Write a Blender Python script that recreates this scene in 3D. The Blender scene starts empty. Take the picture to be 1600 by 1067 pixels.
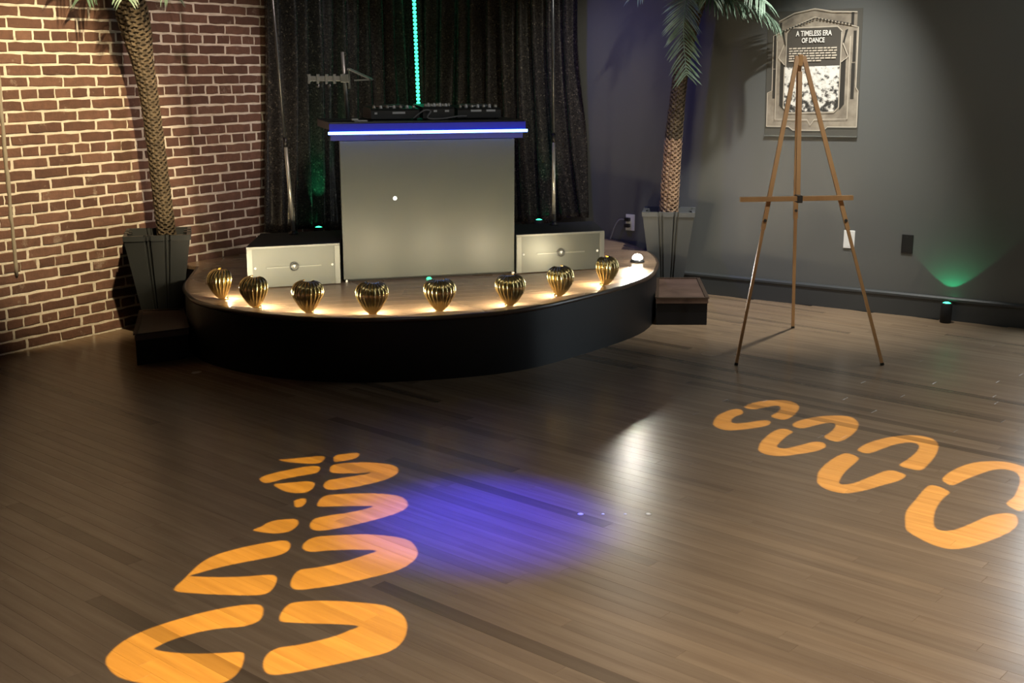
import bpy, bmesh, math, random
from mathutils import Vector, Matrix
random.seed(7)
PI = math.pi
scene = bpy.context.scene
col = scene.collection

# ------------------------------------------------------------------ camera
cam = bpy.data.objects.new('camera', bpy.data.cameras.new('camera'))
col.objects.link(cam)
cam.location = (0, 0, 1.55)
cam.rotation_euler = (math.radians(90 - 12.898), 0, 0)
cam.data.sensor_width = 36.0
cam.data.lens = 1880 / 1600 * 36.0
cam.data.clip_start = 0.05
scene.camera = cam

# ------------------------------------------------------------------ world, view
world = bpy.data.worlds.new('world')
scene.world = world
world.use_nodes = True
world.node_tree.nodes['Background'].inputs[0].default_value = (0.5, 0.55, 0.6, 1)
world.node_tree.nodes['Background'].inputs[1].default_value = 0.05
scene.view_settings.view_transform = 'Standard'
scene.view_settings.look = 'None'
scene.view_settings.gamma = 1.0
scene.view_settings.use_curve_mapping = False
scene.view_settings.exposure = 0.0

# ------------------------------------------------------------------ room frame
# the room is square and turned 33 degrees to the view; s runs along the right wall
# from the far corner, t along the brick wall from the same corner
TH = math.radians(-33)
CX, CY = -0.7382, 9.6270
EX = Vector((math.cos(TH), math.sin(TH), 0))
DX = Vector((-math.sin(TH), math.cos(TH), 0))
def room(s, t, z=0.0):
    return Vector((CX, CY, z)) + EX * s - DX * t
CEIL = 3.25
SMAX, TMAX = 9.5, 11.5

# ------------------------------------------------------------------ lights
def aim(o, target):
    d = Vector(target) - o.location
    o.rotation_euler = d.to_track_quat('-Z', 'Y').to_euler()
def spot(name, loc, target, watts, color, deg, blend=0.6, radius=0.05):
    l = bpy.data.lights.new(name, 'SPOT')
    l.energy = watts; l.color = color; l.spot_size = math.radians(deg)
    l.spot_blend = blend; l.shadow_soft_size = radius
    o = bpy.data.objects.new(name, l); col.objects.link(o)
    o.location = loc; aim(o, target)
    return o
def point(name, loc, watts, color, radius=0.05):
    l = bpy.data.lights.new(name, 'POINT')
    l.energy = watts; l.color = color; l.shadow_soft_size = radius
    o = bpy.data.objects.new(name, l); col.objects.link(o); o.location = loc
    return o
WARM = (1.0, 0.80, 0.56)
# ceiling track heads: on the brick wall, the grey wall, the easel, the stage; a blue head over the booth; curtain and floor spots are added
spot('brick_track_light', (-1.05, 5.1, 3.1), (-2.42, 6.76, 1.24), 640, (1.0, 0.79, 0.47), 33, 0.55, 0.05)
spot('brick_fill_track_light', (0.3, 6.0, 3.1), (-1.98, 7.72, 1.25), 190, (1.0, 0.76, 0.68), 32, 0.8, 0.06)
spot('wall_track_light', (1.98, 6.85, 3.1), (1.66, 7.75, 0.25), 470, (1.0, 0.98, 0.90), 58, 0.95, 0.03)
spot('easel_track_light', (2.15, 4.7, 3.1), (1.72, 6.75, 1.05), 120, (1.0, 0.93, 0.78), 40, 0.9, 0.05)
spot('wall_wash_track_light', (3.6, 5.2, 3.1), (3.0, 7.1, 1.3), 60, (0.92, 1.0, 0.95), 60, 1.0, 0.06)
spot('stage_track_light', (0.2, 3.6, 3.1), (-0.35, 6.9, 0.9), 60, (1.0, 0.97, 0.86), 44, 0.9, 0.08)
spot('added_curtain_fill', (1.0, 6.0, 3.1), (0.25, 8.9, 1.15), 150, (1.0, 0.93, 0.80), 30, 0.9, 0.05)  # unseen pair of spots added so the curtain folds show
spot('added_curtain_fill', (0.2, 6.2, 3.1), (-1.35, 8.6, 1.3), 70, (0.92, 0.95, 1.0), 30, 0.9, 0.05)
spot('added_floor_blue', (0.02, 4.4, 3.1), (-0.09, 3.97, 0), 2100, (0.02, 0.012, 1.0), 20, 1.0, 0.06)  # added spot in place of the LED tube's blurred floor reflection
spot('booth_blue_light', (-0.2, 7.7, 3.0), (0.85, 8.5, 0.95), 60, (0.10, 0.12, 1.0), 60, 0.9, 0.05)
# unseen fill spots added overhead to raise the room's light
for x, y, w, a in [(1.9, 2.5, 380, 100), (3.0, 4.3, 230, 84), (0.2, 1.2, 210, 110), (2.6, 0.3, 260, 130), (-1.3, 2.2, 60, 100)]:
    spot('added_ceiling_fill', (x, y, CEIL - 0.05), (x, y, 0), w, (1.0, 0.90, 0.76), a, 0.9, 0.10)

# ------------------------------------------------------------------ helpers
def tag(o, label=None, cat=None, group=None, kind=None):
    if label: o['label'] = label
    if cat: o['category'] = cat
    if group: o['group'] = group
    if kind: o['kind'] = kind
    return o
def empty(name, loc, rz=0.0, label=None, cat=None, group=None):
    o = bpy.data.objects.new(name, None); col.objects.link(o)
    o.empty_display_size = 0.05
    o.location = loc; o.rotation_euler = (0, 0, rz)
    return tag(o, label, cat, group)
class MB:
    def __init__(self): self.v = []; self.f = []; self.sm = []
    def add(self, vs, fs, smooth=False):
        n = len(self.v)
        self.v += [tuple(q) for q in vs]
        for f in fs:
            self.f.append(tuple(i + n for i in f)); self.sm.append(smooth)
        return self
    def box(self, x0, x1, y0, y1, z0, z1, b=0.0):
        if b <= 0:
            vs = [(x, y, z) for z in (z0, z1) for y in (y0, y1) for x in (x0, x1)]
            return self.add(vs, [(0, 2, 3, 1), (4, 5, 7, 6), (0, 1, 5, 4), (2, 6, 7, 3), (0, 4, 6, 2), (1, 3, 7, 5)])
        bm = bmesh.new()
        bmesh.ops.create_cube(bm, size=1)
        for v in bm.verts:
            v.co = Vector(((x0 + x1) / 2 + v.co.x * (x1 - x0), (y0 + y1) / 2 + v.co.y * (y1 - y0), (z0 + z1) / 2 + v.co.z * (z1 - z0)))
        bmesh.ops.bevel(bm, geom=bm.edges[:], offset=b, segments=2, affect='EDGES', profile=0.6)
        bm.verts.index_update()
        self.add([v.co for v in bm.verts], [[v.index for v in f.verts] for f in bm.faces])
        bm.free(); return self
    def prism(self, poly, z0, z1, inset=0.0):
        n = len(poly)
        a = sum(poly[i][0] * poly[(i + 1) % n][1] - poly[(i + 1) % n][0] * poly[i][1] for i in range(n))
        if a < 0: poly = poly[::-1]
        vs = [(x, y, z0) for x, y in poly] + [(x, y, z1) for x, y in poly]
        fs = [tuple(range(n))[::-1], tuple(range(n, 2 * n))]
        fs += [(i, (i + 1) % n, n + (i + 1) % n, n + i) for i in range(n)]
        return self.add(vs, fs)
    def tube(self, pts, rad, n=10, cap=True, smooth=True, ref=(0, 0, 1)):
        pts = [Vector(q) for q in pts]; m = len(pts)
        if not hasattr(rad, '__len__'): rad = [rad] * m
        base = len(self.v); vs = []; fs = []
        prev = None
        for i in range(m):
            t = (pts[min(i + 1, m - 1)] - pts[max(i - 1, 0)]).normalized()
            if prev is None:
                r = Vector(ref)
                if abs(t.dot(r)) > 0.95: r = Vector((1, 0, 0))
                a = (r - t * r.dot(t)).normalized()
            else:
                a = (prev - t * prev.dot(t)).normalized()
            prev = a; b = t.cross(a)
            for k in range(n):
                w = 2 * PI * k / n
                vs.append(pts[i] + (a * math.cos(w) + b * math.sin(w)) * rad[i])
        for i in range(m - 1):
            for k in range(n):
                fs.append((i * n + k, i * n + (k + 1) % n, (i + 1) * n + (k + 1) % n, (i + 1) * n + k))
        self.add(vs, fs, smooth)
        if cap:
            self.f.append(tuple(base + k for k in range(n))[::-1]); self.sm.append(False)
            self.f.append(tuple(base + (m - 1) * n + k for k in range(n))); self.sm.append(False)
        return self
    def bar(self, p, q, w, d, up=(0, 0, 1)):
        p = Vector(p); q = Vector(q); t = (q - p).normalized(); u = Vector(up)
        if abs(t.dot(u)) > 0.98: u = Vector((0, 1, 0))
        a = t.cross(u).normalized(); b = a.cross(t)
        vs = [e + a * (sx * w / 2) + b * (sy * d / 2) for e in (p, q) for sx, sy in ((-1, -1), (1, -1), (1, 1), (-1, 1))]
        return self.add(vs, [(3, 2, 1, 0), (4, 5, 6, 7), (0, 1, 5, 4), (1, 2, 6, 5), (2, 3, 7, 6), (3, 0, 4, 7)])
    def lathe(self, prof, n=24, smooth=True, c=(0, 0), cap=True):
        vs = []; fs = []; m = len(prof)
        for r, z in prof:
            for k in range(n):
                w = 2 * PI * k / n
                vs.append((c[0] + r * math.cos(w), c[1] + r * math.sin(w), z))
        for i in range(m - 1):
            for k in range(n):
                fs.append((i * n + k, i * n + (k + 1) % n, (i + 1) * n + (k + 1) % n, (i + 1) * n + k))
        base = len(self.v)
        self.add(vs, fs, smooth)
        if cap and prof[0][0] > 1e-6: self.f.append(tuple(base + k for k in range(n))[::-1]); self.sm.append(False)
        if cap and prof[-1][0] > 1e-6: self.f.append(tuple(base + (m - 1) * n + k for k in range(n))); self.sm.append(False)
        return self
    def mesh(self, name):
        me = bpy.data.meshes.new(name)
        me.from_pydata(self.v, [], self.f)
        me.polygons.foreach_set('use_smooth', self.sm)
        me.update(); return me
    def build(self, name, mat, parent=None, loc=None, rz=0.0):
        o = bpy.data.objects.new(name, self.mesh(name)); col.objects.link(o)
        if mat: o.data.materials.append(mat)
        if parent: o.parent = parent
        if loc is not None: o.location = loc
        o.rotation_euler = (0, 0, rz)
        return o
def struct(o): o['kind'] = 'structure'; return o
def catmull(pts, k=3, closed=True):
    n = len(pts); out = []
    rng = range(n) if closed else range(n - 1)
    for i in rng:
        if closed: p0, p1, p2, p3 = pts[i - 1], pts[i], pts[(i + 1) % n], pts[(i + 2) % n]
        else: p0, p1, p2, p3 = pts[max(i - 1, 0)], pts[i], pts[i + 1], pts[min(i + 2, n - 1)]
        for j in range(k):
            u = j / k
            out.append(tuple(0.5 * (2 * b + (c - a) * u + (2 * a - 5 * b + 4 * c - d) * u * u + (3 * b - a - 3 * c + d) * u ** 3)
                             for a, b, c, d in zip(p0, p1, p2, p3)))
    if not closed: out.append(tuple(pts[-1]))
    return out
def curve_mesh(name, loops, mat, parent=None, depth=0.0):
    """flat filled shape (with holes) from closed 2D loops, as a mesh object"""
    cu = bpy.data.curves.new(name, 'CURVE'); cu.dimensions = '2D'; cu.fill_mode = 'BOTH'; cu.extrude = depth
    for lp in loops:
        sp = cu.splines.new('POLY'); sp.points.add(len(lp) - 1); sp.use_cyclic_u = True
        for q, p in zip(sp.points, lp): q.co = (p[0], p[1], 0, 1)
    tmp = bpy.data.objects.new(name + '_tmp', cu); col.objects.link(tmp)
    dg = bpy.context.evaluated_depsgraph_get()
    me = bpy.data.meshes.new_from_object(tmp.evaluated_get(dg))
    bpy.data.objects.remove(tmp); bpy.data.curves.remove(cu)
    me.name = name; me.materials.clear()
    o = bpy.data.objects.new(name, me); col.objects.link(o)
    me.materials.append(mat)
    if parent: o.parent = parent
    return o
def text_mesh(name, body, size, mat, parent, loc, rot, depth=0.0003, sx=1.0, bold=0.0):
    cu = bpy.data.curves.new(name, 'FONT'); cu.body = body; cu.size = size; cu.extrude = depth
    cu.align_x = 'CENTER'; cu.align_y = 'CENTER'; cu.offset = bold
    tmp = bpy.data.objects.new(name + '_tmp', cu); col.objects.link(tmp)
    dg = bpy.context.evaluated_depsgraph_get()
    me = bpy.data.meshes.new_from_object(tmp.evaluated_get(dg))
    bpy.data.objects.remove(tmp); bpy.data.curves.remove(cu)
    me.name = name; me.materials.clear(); me.materials.append(mat)
    o = bpy.data.objects.new(name, me); col.objects.link(o)
    o.parent = parent; o.location = loc; o.rotation_euler = rot; o.scale = (sx, 1, 1)
    return o

# ------------------------------------------------------------------ materials
def nodes(m): return m.node_tree.nodes, m.node_tree.links
def mat(name, color, rough=0.5, metal=0.0, spec=0.5, coat=0.0, emit=None, estr=0.0):
    m = bpy.data.materials.new(name); m.use_nodes = True
    b = m.node_tree.nodes['Principled BSDF']
    b.inputs['Base Color'].default_value = (*color, 1)
    b.inputs['Roughness'].default_value = rough
    b.inputs['Metallic'].default_value = metal
    b.inputs['Specular IOR Level'].default_value = spec
    b.inputs['Coat Weight'].default_value = coat
    if emit:
        b.inputs['Emission Color'].default_value = (*emit, 1)
        b.inputs['Emission Strength'].default_value = estr
    return m
def noise(m, scale, detail=4, rough=0.55, stretch=None, coord='Object', rotz=0.0, rand=False):
    N, L = nodes(m)
    if coord == 'World': src = N.new('ShaderNodeNewGeometry').outputs['Position']
    else: src = N.new('ShaderNodeTexCoord').outputs[coord]
    if rotz:
        m0 = N.new('ShaderNodeMapping'); m0.inputs['Rotation'].default_value = (0, 0, rotz)
        L.new(src, m0.inputs['Vector']); src = m0.outputs['Vector']
    if stretch:
        mp = N.new('ShaderNodeMapping'); mp.inputs['Scale'].default_value = stretch
        L.new(src, mp.inputs['Vector']); src = mp.outputs['Vector']
    if rand:
        sc = N.new('ShaderNodeMath'); sc.operation = 'MULTIPLY'; sc.inputs[1].default_value = 41.0
        L.new(rnd(m), sc.inputs[0])
        va = N.new('ShaderNodeVectorMath'); va.operation = 'ADD'
        L.new(src, va.inputs[0]); L.new(sc.outputs[0], va.inputs[1]); src = va.outputs[0]
    t = N.new('ShaderNodeTexNoise'); t.inputs['Scale'].default_value = scale
    t.inputs['Detail'].default_value = detail; t.inputs['Roughness'].default_value = rough
    L.new(src, t.inputs['Vector'])
    return t.outputs['Fac']
def ramp(m, fac, stops):
    N, L = nodes(m)
    r = N.new('ShaderNodeValToRGB')
    e = r.color_ramp.elements
    while len(e) < len(stops): e.new(0.5)
    for q, (p, c) in zip(e, stops): q.position = p; q.color = (*c, 1)
    L.new(fac, r.inputs['Fac']); return r.outputs['Color']
def setc(m, out, inp='Base Color'):
    N, L = nodes(m); L.new(out, N['Principled BSDF'].inputs[inp])
def bump(m, fac, strength=0.3, dist=0.01):
    N, L = nodes(m)
    b = N.new('ShaderNodeBump'); b.inputs['Strength'].default_value = strength; b.inputs['Distance'].default_value = dist
    L.new(fac, b.inputs['Height']); L.new(b.outputs['Normal'], N['Principled BSDF'].inputs['Normal'])
def rnd(m):
    """a number per object and per loose piece"""
    N, L = nodes(m)
    oi = N.new('ShaderNodeObjectInfo'); ge = N.new('ShaderNodeNewGeometry')
    a = N.new('ShaderNodeMath'); a.operation = 'ADD'
    L.new(oi.outputs['Random'], a.inputs[0]); L.new(ge.outputs['Random Per Island'], a.inputs[1])
    f = N.new('ShaderNodeMath'); f.operation = 'FRACT'; L.new(a.outputs[0], f.inputs[0])
    return f.outputs[0]
def mix(m, fac, a, b, mode='MIX'):
    N, L = nodes(m)
    x = N.new('ShaderNodeMix'); x.data_type = 'RGBA'; x.blend_type = mode
    if isinstance(fac, float): x.inputs['Factor'].default_value = fac
    else: L.new(fac, x.inputs['Factor'])
    for v, i in ((a, 'A'), (b, 'B')):
        s = [q for q in x.inputs if q.name == i and q.type == 'RGBA'][0]
        if isinstance(v, tuple): s.default_value = (*v, 1)
        else: L.new(v, s)
    return [q for q in x.outputs if q.type == 'RGBA'][0]
def mapr(m, fac, a, b, c, d):
    N, L = nodes(m)
    r = N.new('ShaderNodeMapRange'); L.new(fac, r.inputs['Value'])
    for k, v in zip(('From Min', 'From Max', 'To Min', 'To Max'), (a, b, c, d)): r.inputs[k].default_value = v
    return r.outputs['Result']

def wood_floor(name, dark, light, rough, rotz, var=0.5):
    m = mat(name, light, rough)
    g = noise(m, 3.0, 6, 0.6, stretch=(0.5, 9, 9), coord='World', rotz=rotz, rand=True)
    base = ramp(m, g, [(0.28, dark), (0.75, light)])
    v = lambda k: (1 - var * k,) * 3
    tone = ramp(m, rnd(m), [(0.0, v(1)), (0.05, v(0.8)), (0.10, v(0.2)), (0.6, (1, 1, 1)), (1.0, (1.05, 1.04, 1.02))])
    c = mix(m, 1.0, base, tone, 'MULTIPLY')
    # broad worn and darker areas
    big = noise(m, 0.9, 4, 0.6, coord='World')
    c = mix(m, 1.0, c, ramp(m, big, [(0.3, (0.86, 0.85, 0.84)), (0.7, (1.08, 1.08, 1.08))]), 'MULTIPLY')
    setc(m, c)
    w = noise(m, 2.2, 1.5, 0.4, coord='World')
    setc(m, mapr(m, w, 0.3, 0.75, rough * 0.93, rough * 1.1), 'Roughness')
    f = noise(m, 42, 3, 0.6, stretch=(0.35, 1, 1), coord='World', rotz=rotz)
    bump(m, f, 0.045, 0.004)
    return m
M = {}
M['floor'] = wood_floor('floor_strip_wood', (0.190, 0.130, 0.083), (0.280, 0.202, 0.132), 0.25, math.radians(41), 0.42)
M['deck'] = wood_floor('stage_deck_wood', (0.22, 0.145, 0.09), (0.32, 0.22, 0.14), 0.28, math.radians(-16.5), 0.2)
M['black_paint'] = mat('black_fascia_paint', (0.0055, 0.0055, 0.0065), 0.45, spec=0.3)
bump(M['black_paint'], noise(M['black_paint'], 30), 0.05, 0.004)
M['nosing'] = mat('dark_nosing', (0.055, 0.035, 0.024), 0.28)
M['step_top'] = mat('step_tread_brown', (0.15, 0.085, 0.06), 0.35)
setc(M['step_top'], ramp(M['step_top'], noise(M['step_top'], 6, 5), [(0.3, (0.06, 0.036, 0.027)), (0.75, (0.125, 0.078, 0.058))]))
M['charcoal'] = mat('charcoal_wall_paint', (0.115, 0.12, 0.118), 0.36)
bump(M['charcoal'], noise(M['charcoal'], 60, 3), 0.06, 0.003)
M['base'] = mat('charcoal_trim_paint', (0.05, 0.054, 0.056), 0.3)
M['ceiling'] = mat('dark_ceiling_paint', (0.05, 0.05, 0.05), 0.8)
M['offwall'] = mat('grey_back_wall_paint', (0.16, 0.155, 0.15), 0.7)
M['black'] = mat('satin_black', (0.012, 0.012, 0.013), 0.4)
M['matte_black'] = mat('matte_black', (0.010, 0.010, 0.011), 0.75)
M['chrome'] = mat('pale_steel_tube', (0.66, 0.65, 0.60), 0.3, 0.6)
M['dark_metal'] = mat('dark_grey_metal', (0.10, 0.105, 0.11), 0.35, 0.7)
M['grey_metal'] = mat('grey_metal', (0.22, 0.24, 0.24), 0.4, 0.6)
M['silver'] = mat('brushed_silver_front', (0.098, 0.108, 0.104), 0.38, 0.35)
M['silver_edge'] = mat('pale_silver_edge', (0.175, 0.185, 0.18), 0.35, 0.3)
M['screen'] = mat('grey_acrylic_screen', (0.064, 0.076, 0.074), 0.36)
M['white'] = mat('white_plastic', (0.82, 0.82, 0.80), 0.35)
M['gold'] = mat('polished_gold', (0.82, 0.66, 0.31), 0.24, 1.0)
M['gold_in'] = mat('pale_gold_lining', (0.80, 0.72, 0.50), 0.45, 0.2)
M['pine'] = mat('pine_easel_wood', (0.62, 0.36, 0.17), 0.4)
setc(M['pine'], ramp(M['pine'], noise(M['pine'], 5, 4, stretch=(1, 1, 0.2)), [(0.3, (0.46, 0.25, 0.11)), (0.7, (0.68, 0.42, 0.20))]))
M['cable'] = mat('grey_cable', (0.25, 0.25, 0.27), 0.5)
M['black_cable'] = mat('black_cable', (0.06, 0.06, 0.06), 0.45)

# ================================================================== SETTING
def room_obj(mb, name, m, parent=None):
    """mesh given in room axes (x = s, y = -t)"""
    o = mb.build(name, m, parent)
    if parent is None:
        o.location = (CX, CY, 0); o.rotation_euler = (0, 0, TH)
    return o

# ---- floor: sub-floor slab and strip boards laid 41 degrees to the view
FA = math.radians(-41)
fl = struct(room_obj(MB().box(-0.2, SMAX + 0.2, -TMAX - 0.2, 0.2, -0.16, -0.011), 'floor', M['floor']))
froot = fl
PW = 0.057
fx = Vector((math.cos(FA), math.sin(FA))); fy = Vector((-math.sin(FA), math.cos(FA)))
# area laid with boards: inside the room, a little wider than the view
r00, r10 = room(0, 0), room(SMAX, 0)
poly = [(-3.9, 2.2), (4.3, 2.2), (4.3, 9.9), (-3.9, 9.9)]
def clip(poly, n, c):
    out = []
    for i in range(len(poly)):
        a, b = poly[i], poly[(i + 1) % len(poly)]
        da = n[0] * a[0] + n[1] * a[1] - c; db = n[0] * b[0] + n[1] * b[1] - c
        if da >= 0: out.append(a)
        if da * db < 0:
            k = da / (da - db); out.append((a[0] + (b[0] - a[0]) * k, a[1] + (b[1] - a[1]) * k))
    return out
poly = clip(poly, (EX.x, EX.y), EX.x * CX + EX.y * CY + 0.012)
poly = clip(poly, (-DX.x, -DX.y), -(DX.x * CX + DX.y * CY) + 0.012)
loc = [(fx.dot(Vector(q)), fy.dot(Vector(q))) for q in poly]
cp, sp_ = math.cos(math.radians(12.898)), math.sin(math.radians(12.898))
def pix(X, Y, Z):
    dz = Z - 1.55; fw = Y * cp - dz * sp_; up = Y * sp_ + dz * cp
    if fw < 0.2: return (-9999, -9999, 1)
    return (800 + 1880 * X / fw, 533.5 - 1880 * up / fw, fw)
v0 = min(q[1] for q in loc); v1 = max(q[1] for q in loc)
boards = []
k = 0
while v0 + k * PW < v1:
    y = v0 + (k + 0.5) * PW; k += 1
    xs = []
    for i in range(len(loc)):
        a, b = loc[i], loc[(i + 1) % len(loc)]
        if (a[1] - y) * (b[1] - y) < 0:
            xs.append(a[0] + (b[0] - a[0]) * (y - a[1]) / (b[1] - a[1]))
    if len(xs) < 2: continue
    xa, xb = min(xs), max(xs)
    x = xa - random.random() * 1.2
    while x < xb:
        Lb = random.choice((0.8, 1.1, 1.4, 1.7, 2.0))
        a, b = max(x, xa), min(x + Lb, xb); x += Lb
        if b - a > 0.05: boards.append((a, b, y))
def board_mesh(mb, a, b, y):
    w = PW / 2 - 0.00012; e = 0.0005; g = 0.00015
    vs = []
    for i, z in ((0, -0.012), (0, -e), (e, 0.0)):
        vs += [(a + g + i, y - w + i, z), (b - g - i, y - w + i, z), (b - g - i, y + w - i, z), (a + g + i, y + w - i, z)]
    fs = [(8, 9, 10, 11)]
    for r in (0, 4):
        for j in range(4): fs.append((r + j, r + (j + 1) % 4, r + 4 + (j + 1) % 4, r + 4 + j))
    mb.add(vs, fs)
def bscore(q):
    P = fx * ((q[0] + q[1]) / 2) + fy * q[2]
    u, v, d = pix(P.x, P.y, 0)
    vis = -150 < u < 1750 and 420 < v < 1180
    return (0 if vis else 1, d)
boards.sort(key=bscore)
fe_rot = Matrix.Rotation(FA - TH, 4, 'Z')
inv = Matrix.Translation((CX, CY, 0)) @ Matrix.Rotation(TH, 4, 'Z')
inv.invert()
cache = {}
for a, b, y in boards[:300]:
    key = round(b - a, 3)
    if key not in cache:
        mb = MB(); board_mesh(mb, 0, b - a, 0); cache[key] = mb.mesh('plank'); cache[key].materials.append(M['floor'])
    o = bpy.data.objects.new('plank', cache[key]); col.objects.link(o); o.parent = fl
    P = fx * a + fy * y
    o.matrix_local = inv @ Matrix.Translation((P.x, P.y, 0)) @ Matrix.Rotation(FA, 4, 'Z')
mb = MB()
for a, b, y in boards[300:]: board_mesh(mb, a, b, y)
o = mb.build('far_planks', M['floor'], fl); o.matrix_local = inv @ Matrix.Rotation(FA, 4, 'Z'); o['kind'] = 'stuff'

# ---- brick wall on the left
mm = mat('cream_mortar', (0.60, 0.53, 0.43), 0.9)
setc(mm, ramp(mm, noise(mm, 9, 6, 0.7), [(0.25, (0.48, 0.42, 0.34)), (0.5, (0.68, 0.61, 0.50)), (0.8, (0.80, 0.73, 0.62))]))
bump(mm, noise(mm, 55, 4), 0.6, 0.01)
mbk = mat('old_red_brick', (0.25, 0.10, 0.06), 0.82)
bb = ramp(mbk, rnd(mbk), [(0.0, (0.100, 0.048, 0.032)), (0.35, (0.125, 0.061, 0.041)), (0.7, (0.150, 0.074, 0.049)), (1.0, (0.180, 0.094, 0.064))])
bb = mix(mbk, 0.55, bb, ramp(mbk, noise(mbk, 22, 6, 0.7, rand=True), [(0.25, (0.45, 0.45, 0.45)), (0.75, (1.35, 1.3, 1.25))]), 'MULTIPLY')
# smears of mortar left on the faces
N, L = nodes(mbk)
geo = N.new('ShaderNodeNewGeometry'); sm = N.new('ShaderNodeTexNoise')
sm.inputs['Scale'].default_value = 7.5; sm.inputs['Detail'].default_value = 7; sm.inputs['Roughness'].default_value = 0.72
L.new(geo.outputs['Position'], sm.inputs['Vector'])
bb = mix(mbk, mapr(mbk, sm.outputs['Fac'], 0.60, 0.74, 0.0, 0.55), bb, (0.52, 0.45, 0.36))
setc(mbk, bb)
bump(mbk, noise(mbk, 48, 5, 0.7, rand=True), 0.5, 0.008)
wl = struct(room_obj(MB().box(-0.2, 0.0, -TMAX, 0.2, -0.15, CEIL), 'wall_left', mm))
CH = 0.0622
def brick_variant(L_, Hh, seed):
    R = random.Random(seed)
    nx = max(2, round(L_ / 0.055)); pts = []
    for i in range(nx): pts.append((-L_ / 2 + L_ * i / nx, -Hh / 2))
    for i in range(2): pts.append((L_ / 2, -Hh / 2 + Hh * i / 2))
    for i in range(nx): pts.append((L_ / 2 - L_ * i / nx, Hh / 2))
    for i in range(2): pts.append((-L_ / 2, Hh / 2 - Hh * i / 2))
    pts = [(x + R.uniform(-.0028, .0028), z + R.uniform(-.0028, .0028)) for x, z in pts]
    n = len(pts); cx_ = lambda p, k: (p[0] - math.copysign(k, p[0]), p[1] - math.copysign(k * 0.8, p[1]) if abs(p[1]) > 0.004 else p[1])
    tilt = R.uniform(-.01, .01); d0 = R.uniform(.0025, .006)
    vs = [(-0.01, y, z) for y, z in pts]
    vs += [(d0 - 0.0025 + tilt * y, y, z) for y, z in pts]
    vs += [(d0 + tilt * p[0] + R.uniform(-.0008, .0008), *cx_(p, 0.0045)) for p in pts]
    fs = [tuple(range(2 * n, 3 * n))]
    for r in (0, n):
        for j in range(n): fs.append((r + j, r + (j + 1) % n, r + n + (j + 1) % n, r + n + j))
    # normals face +x (into the room) when the loop runs y then z
    return vs, fs
SV = [brick_variant(0.2115, 0.0490, i) for i in range(7)]
HV = [brick_variant(0.0985, 0.0490, 50 + i) for i in range(6)]
def vmesh(v): 
    mb = MB(); mb.add(*v); me = mb.mesh('brick'); me.materials.append(mbk); return me
SM = [vmesh(v) for v in SV]; HM = [vmesh(v) for v in HV]
bricks = []
for c in range(-22, 29):
    z = 1.401 + c * CH
    if z < 0.02 or z > CEIL - 0.03: continue
    head = (c % 5 == 0)
    if head: p = 0.1115; off = 3.488 if c == 5 else 3.488 + random.uniform(-.02, .02)
    else: p = 0.225; off = 3.50 + (0.1125 if c % 2 else 0.0) + random.uniform(-.03, .03)
    kk = -int((TMAX - off) / p)
    t = off - p * int((off - 0.06) / p)
    while t < 6.0:
        jt = t + random.uniform(-.004, .004)
        bricks.append((head, jt, z + random.uniform(-.0015, .0015)))
        t += p
def brscore(q):
    P = room(0, q[1]); u, v, d = pix(P.x, P.y, q[2])
    vis = -15 < u < 415 and v > -12
    return (0 if vis else 1, d)
bricks.sort(key=brscore)
for head, t, z in bricks[:300]:
    me = random.choice(HM if head else SM)
    o = bpy.data.objects.new('brick', me); col.objects.link(o); o.parent = wl
    o.location = (0, -t, z); o.rotation_euler = (random.uniform(-.008, .008), 0, 0)
mb = MB()
for head, t, z in bricks[300:]:
    vs, fs = random.choice(HV if head else SV)
    mb.add([(x, y - t, zz + z) for x, y, zz in vs], fs)
o = mb.build('further_bricks', mbk, wl); o['kind'] = 'stuff'
# rough vertical mortar seam and hook near the edge of the picture
seam = MB()
zs = [0.42 + 0.055 * i for i in range(21)]
R = random.Random(5)
seam.tube([(0.004, -3.668 + R.uniform(-.003, .003), z) for z in zs], [0.011 + R.uniform(-.002, .002) for z in zs], 8)
so = seam.build('mortar_seam', mat('grey_seam_render', (0.30, 0.26, 0.20), 0.9), wl); so['label'] = 'rough pale mortar seam running up the brick'
hk = MB()
for a in (0.4, 1.3, 2.5, 3.6, 5.2): hk.tube([(0.012, -3.715, 1.555), (0.03, -3.715 + 0.035 * math.cos(a), 1.555 + 0.035 * math.sin(a))], [0.008, 0.003], 6)
ho = hk.build('wall_anchor', M['white'], wl); ho['label'] = 'small white star shaped wall anchor'

# ---- grey wall on the right, baseboard, other walls, ceiling
WS0, WS1, WZ0, WZ1 = 4.74, 5.74, 0.15, 2.15
mb = MB()
mb.box(-0.2, WS0, 0.0, 0.2, -0.15, CEIL); mb.box(WS1, SMAX + 0.2, 0, 0.2, -0.15, CEIL)
mb.box(WS0, WS1, 0, 0.2, -0.15, WZ0); mb.box(WS0, WS1, 0, 0.2, WZ1, CEIL)
struct(room_obj(mb, 'wall_right', M['charcoal']))
mb = MB().prism([(0, 0), (0, -0.016), (0.004, -0.020), (0, -0.020)], 0, 1)
bbm = MB()
prof = [(0.0, 0.0), (-0.018, 0.0), (-0.018, 0.118), (-0.024, 0.124), (-0.024, 0.136), (-0.012, 0.146), (0.0, 0.146)]
for a, b in ((1.72, WS0 - 0.05), (WS1 + 0.05, SMAX)):
    n = len(prof)
    vs = [(a, y, z) for y, z in prof] + [(b, y, z) for y, z in prof]
    fs = [tuple(range(n)), tuple(range(n, 2 * n))[::-1]] + [(i, n + i, n + (i + 1) % n, (i + 1) % n) for i in range(n)]
    bbm.add(vs, fs)
struct(room_obj(bbm, 'baseboard_right', M['base']))
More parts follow.
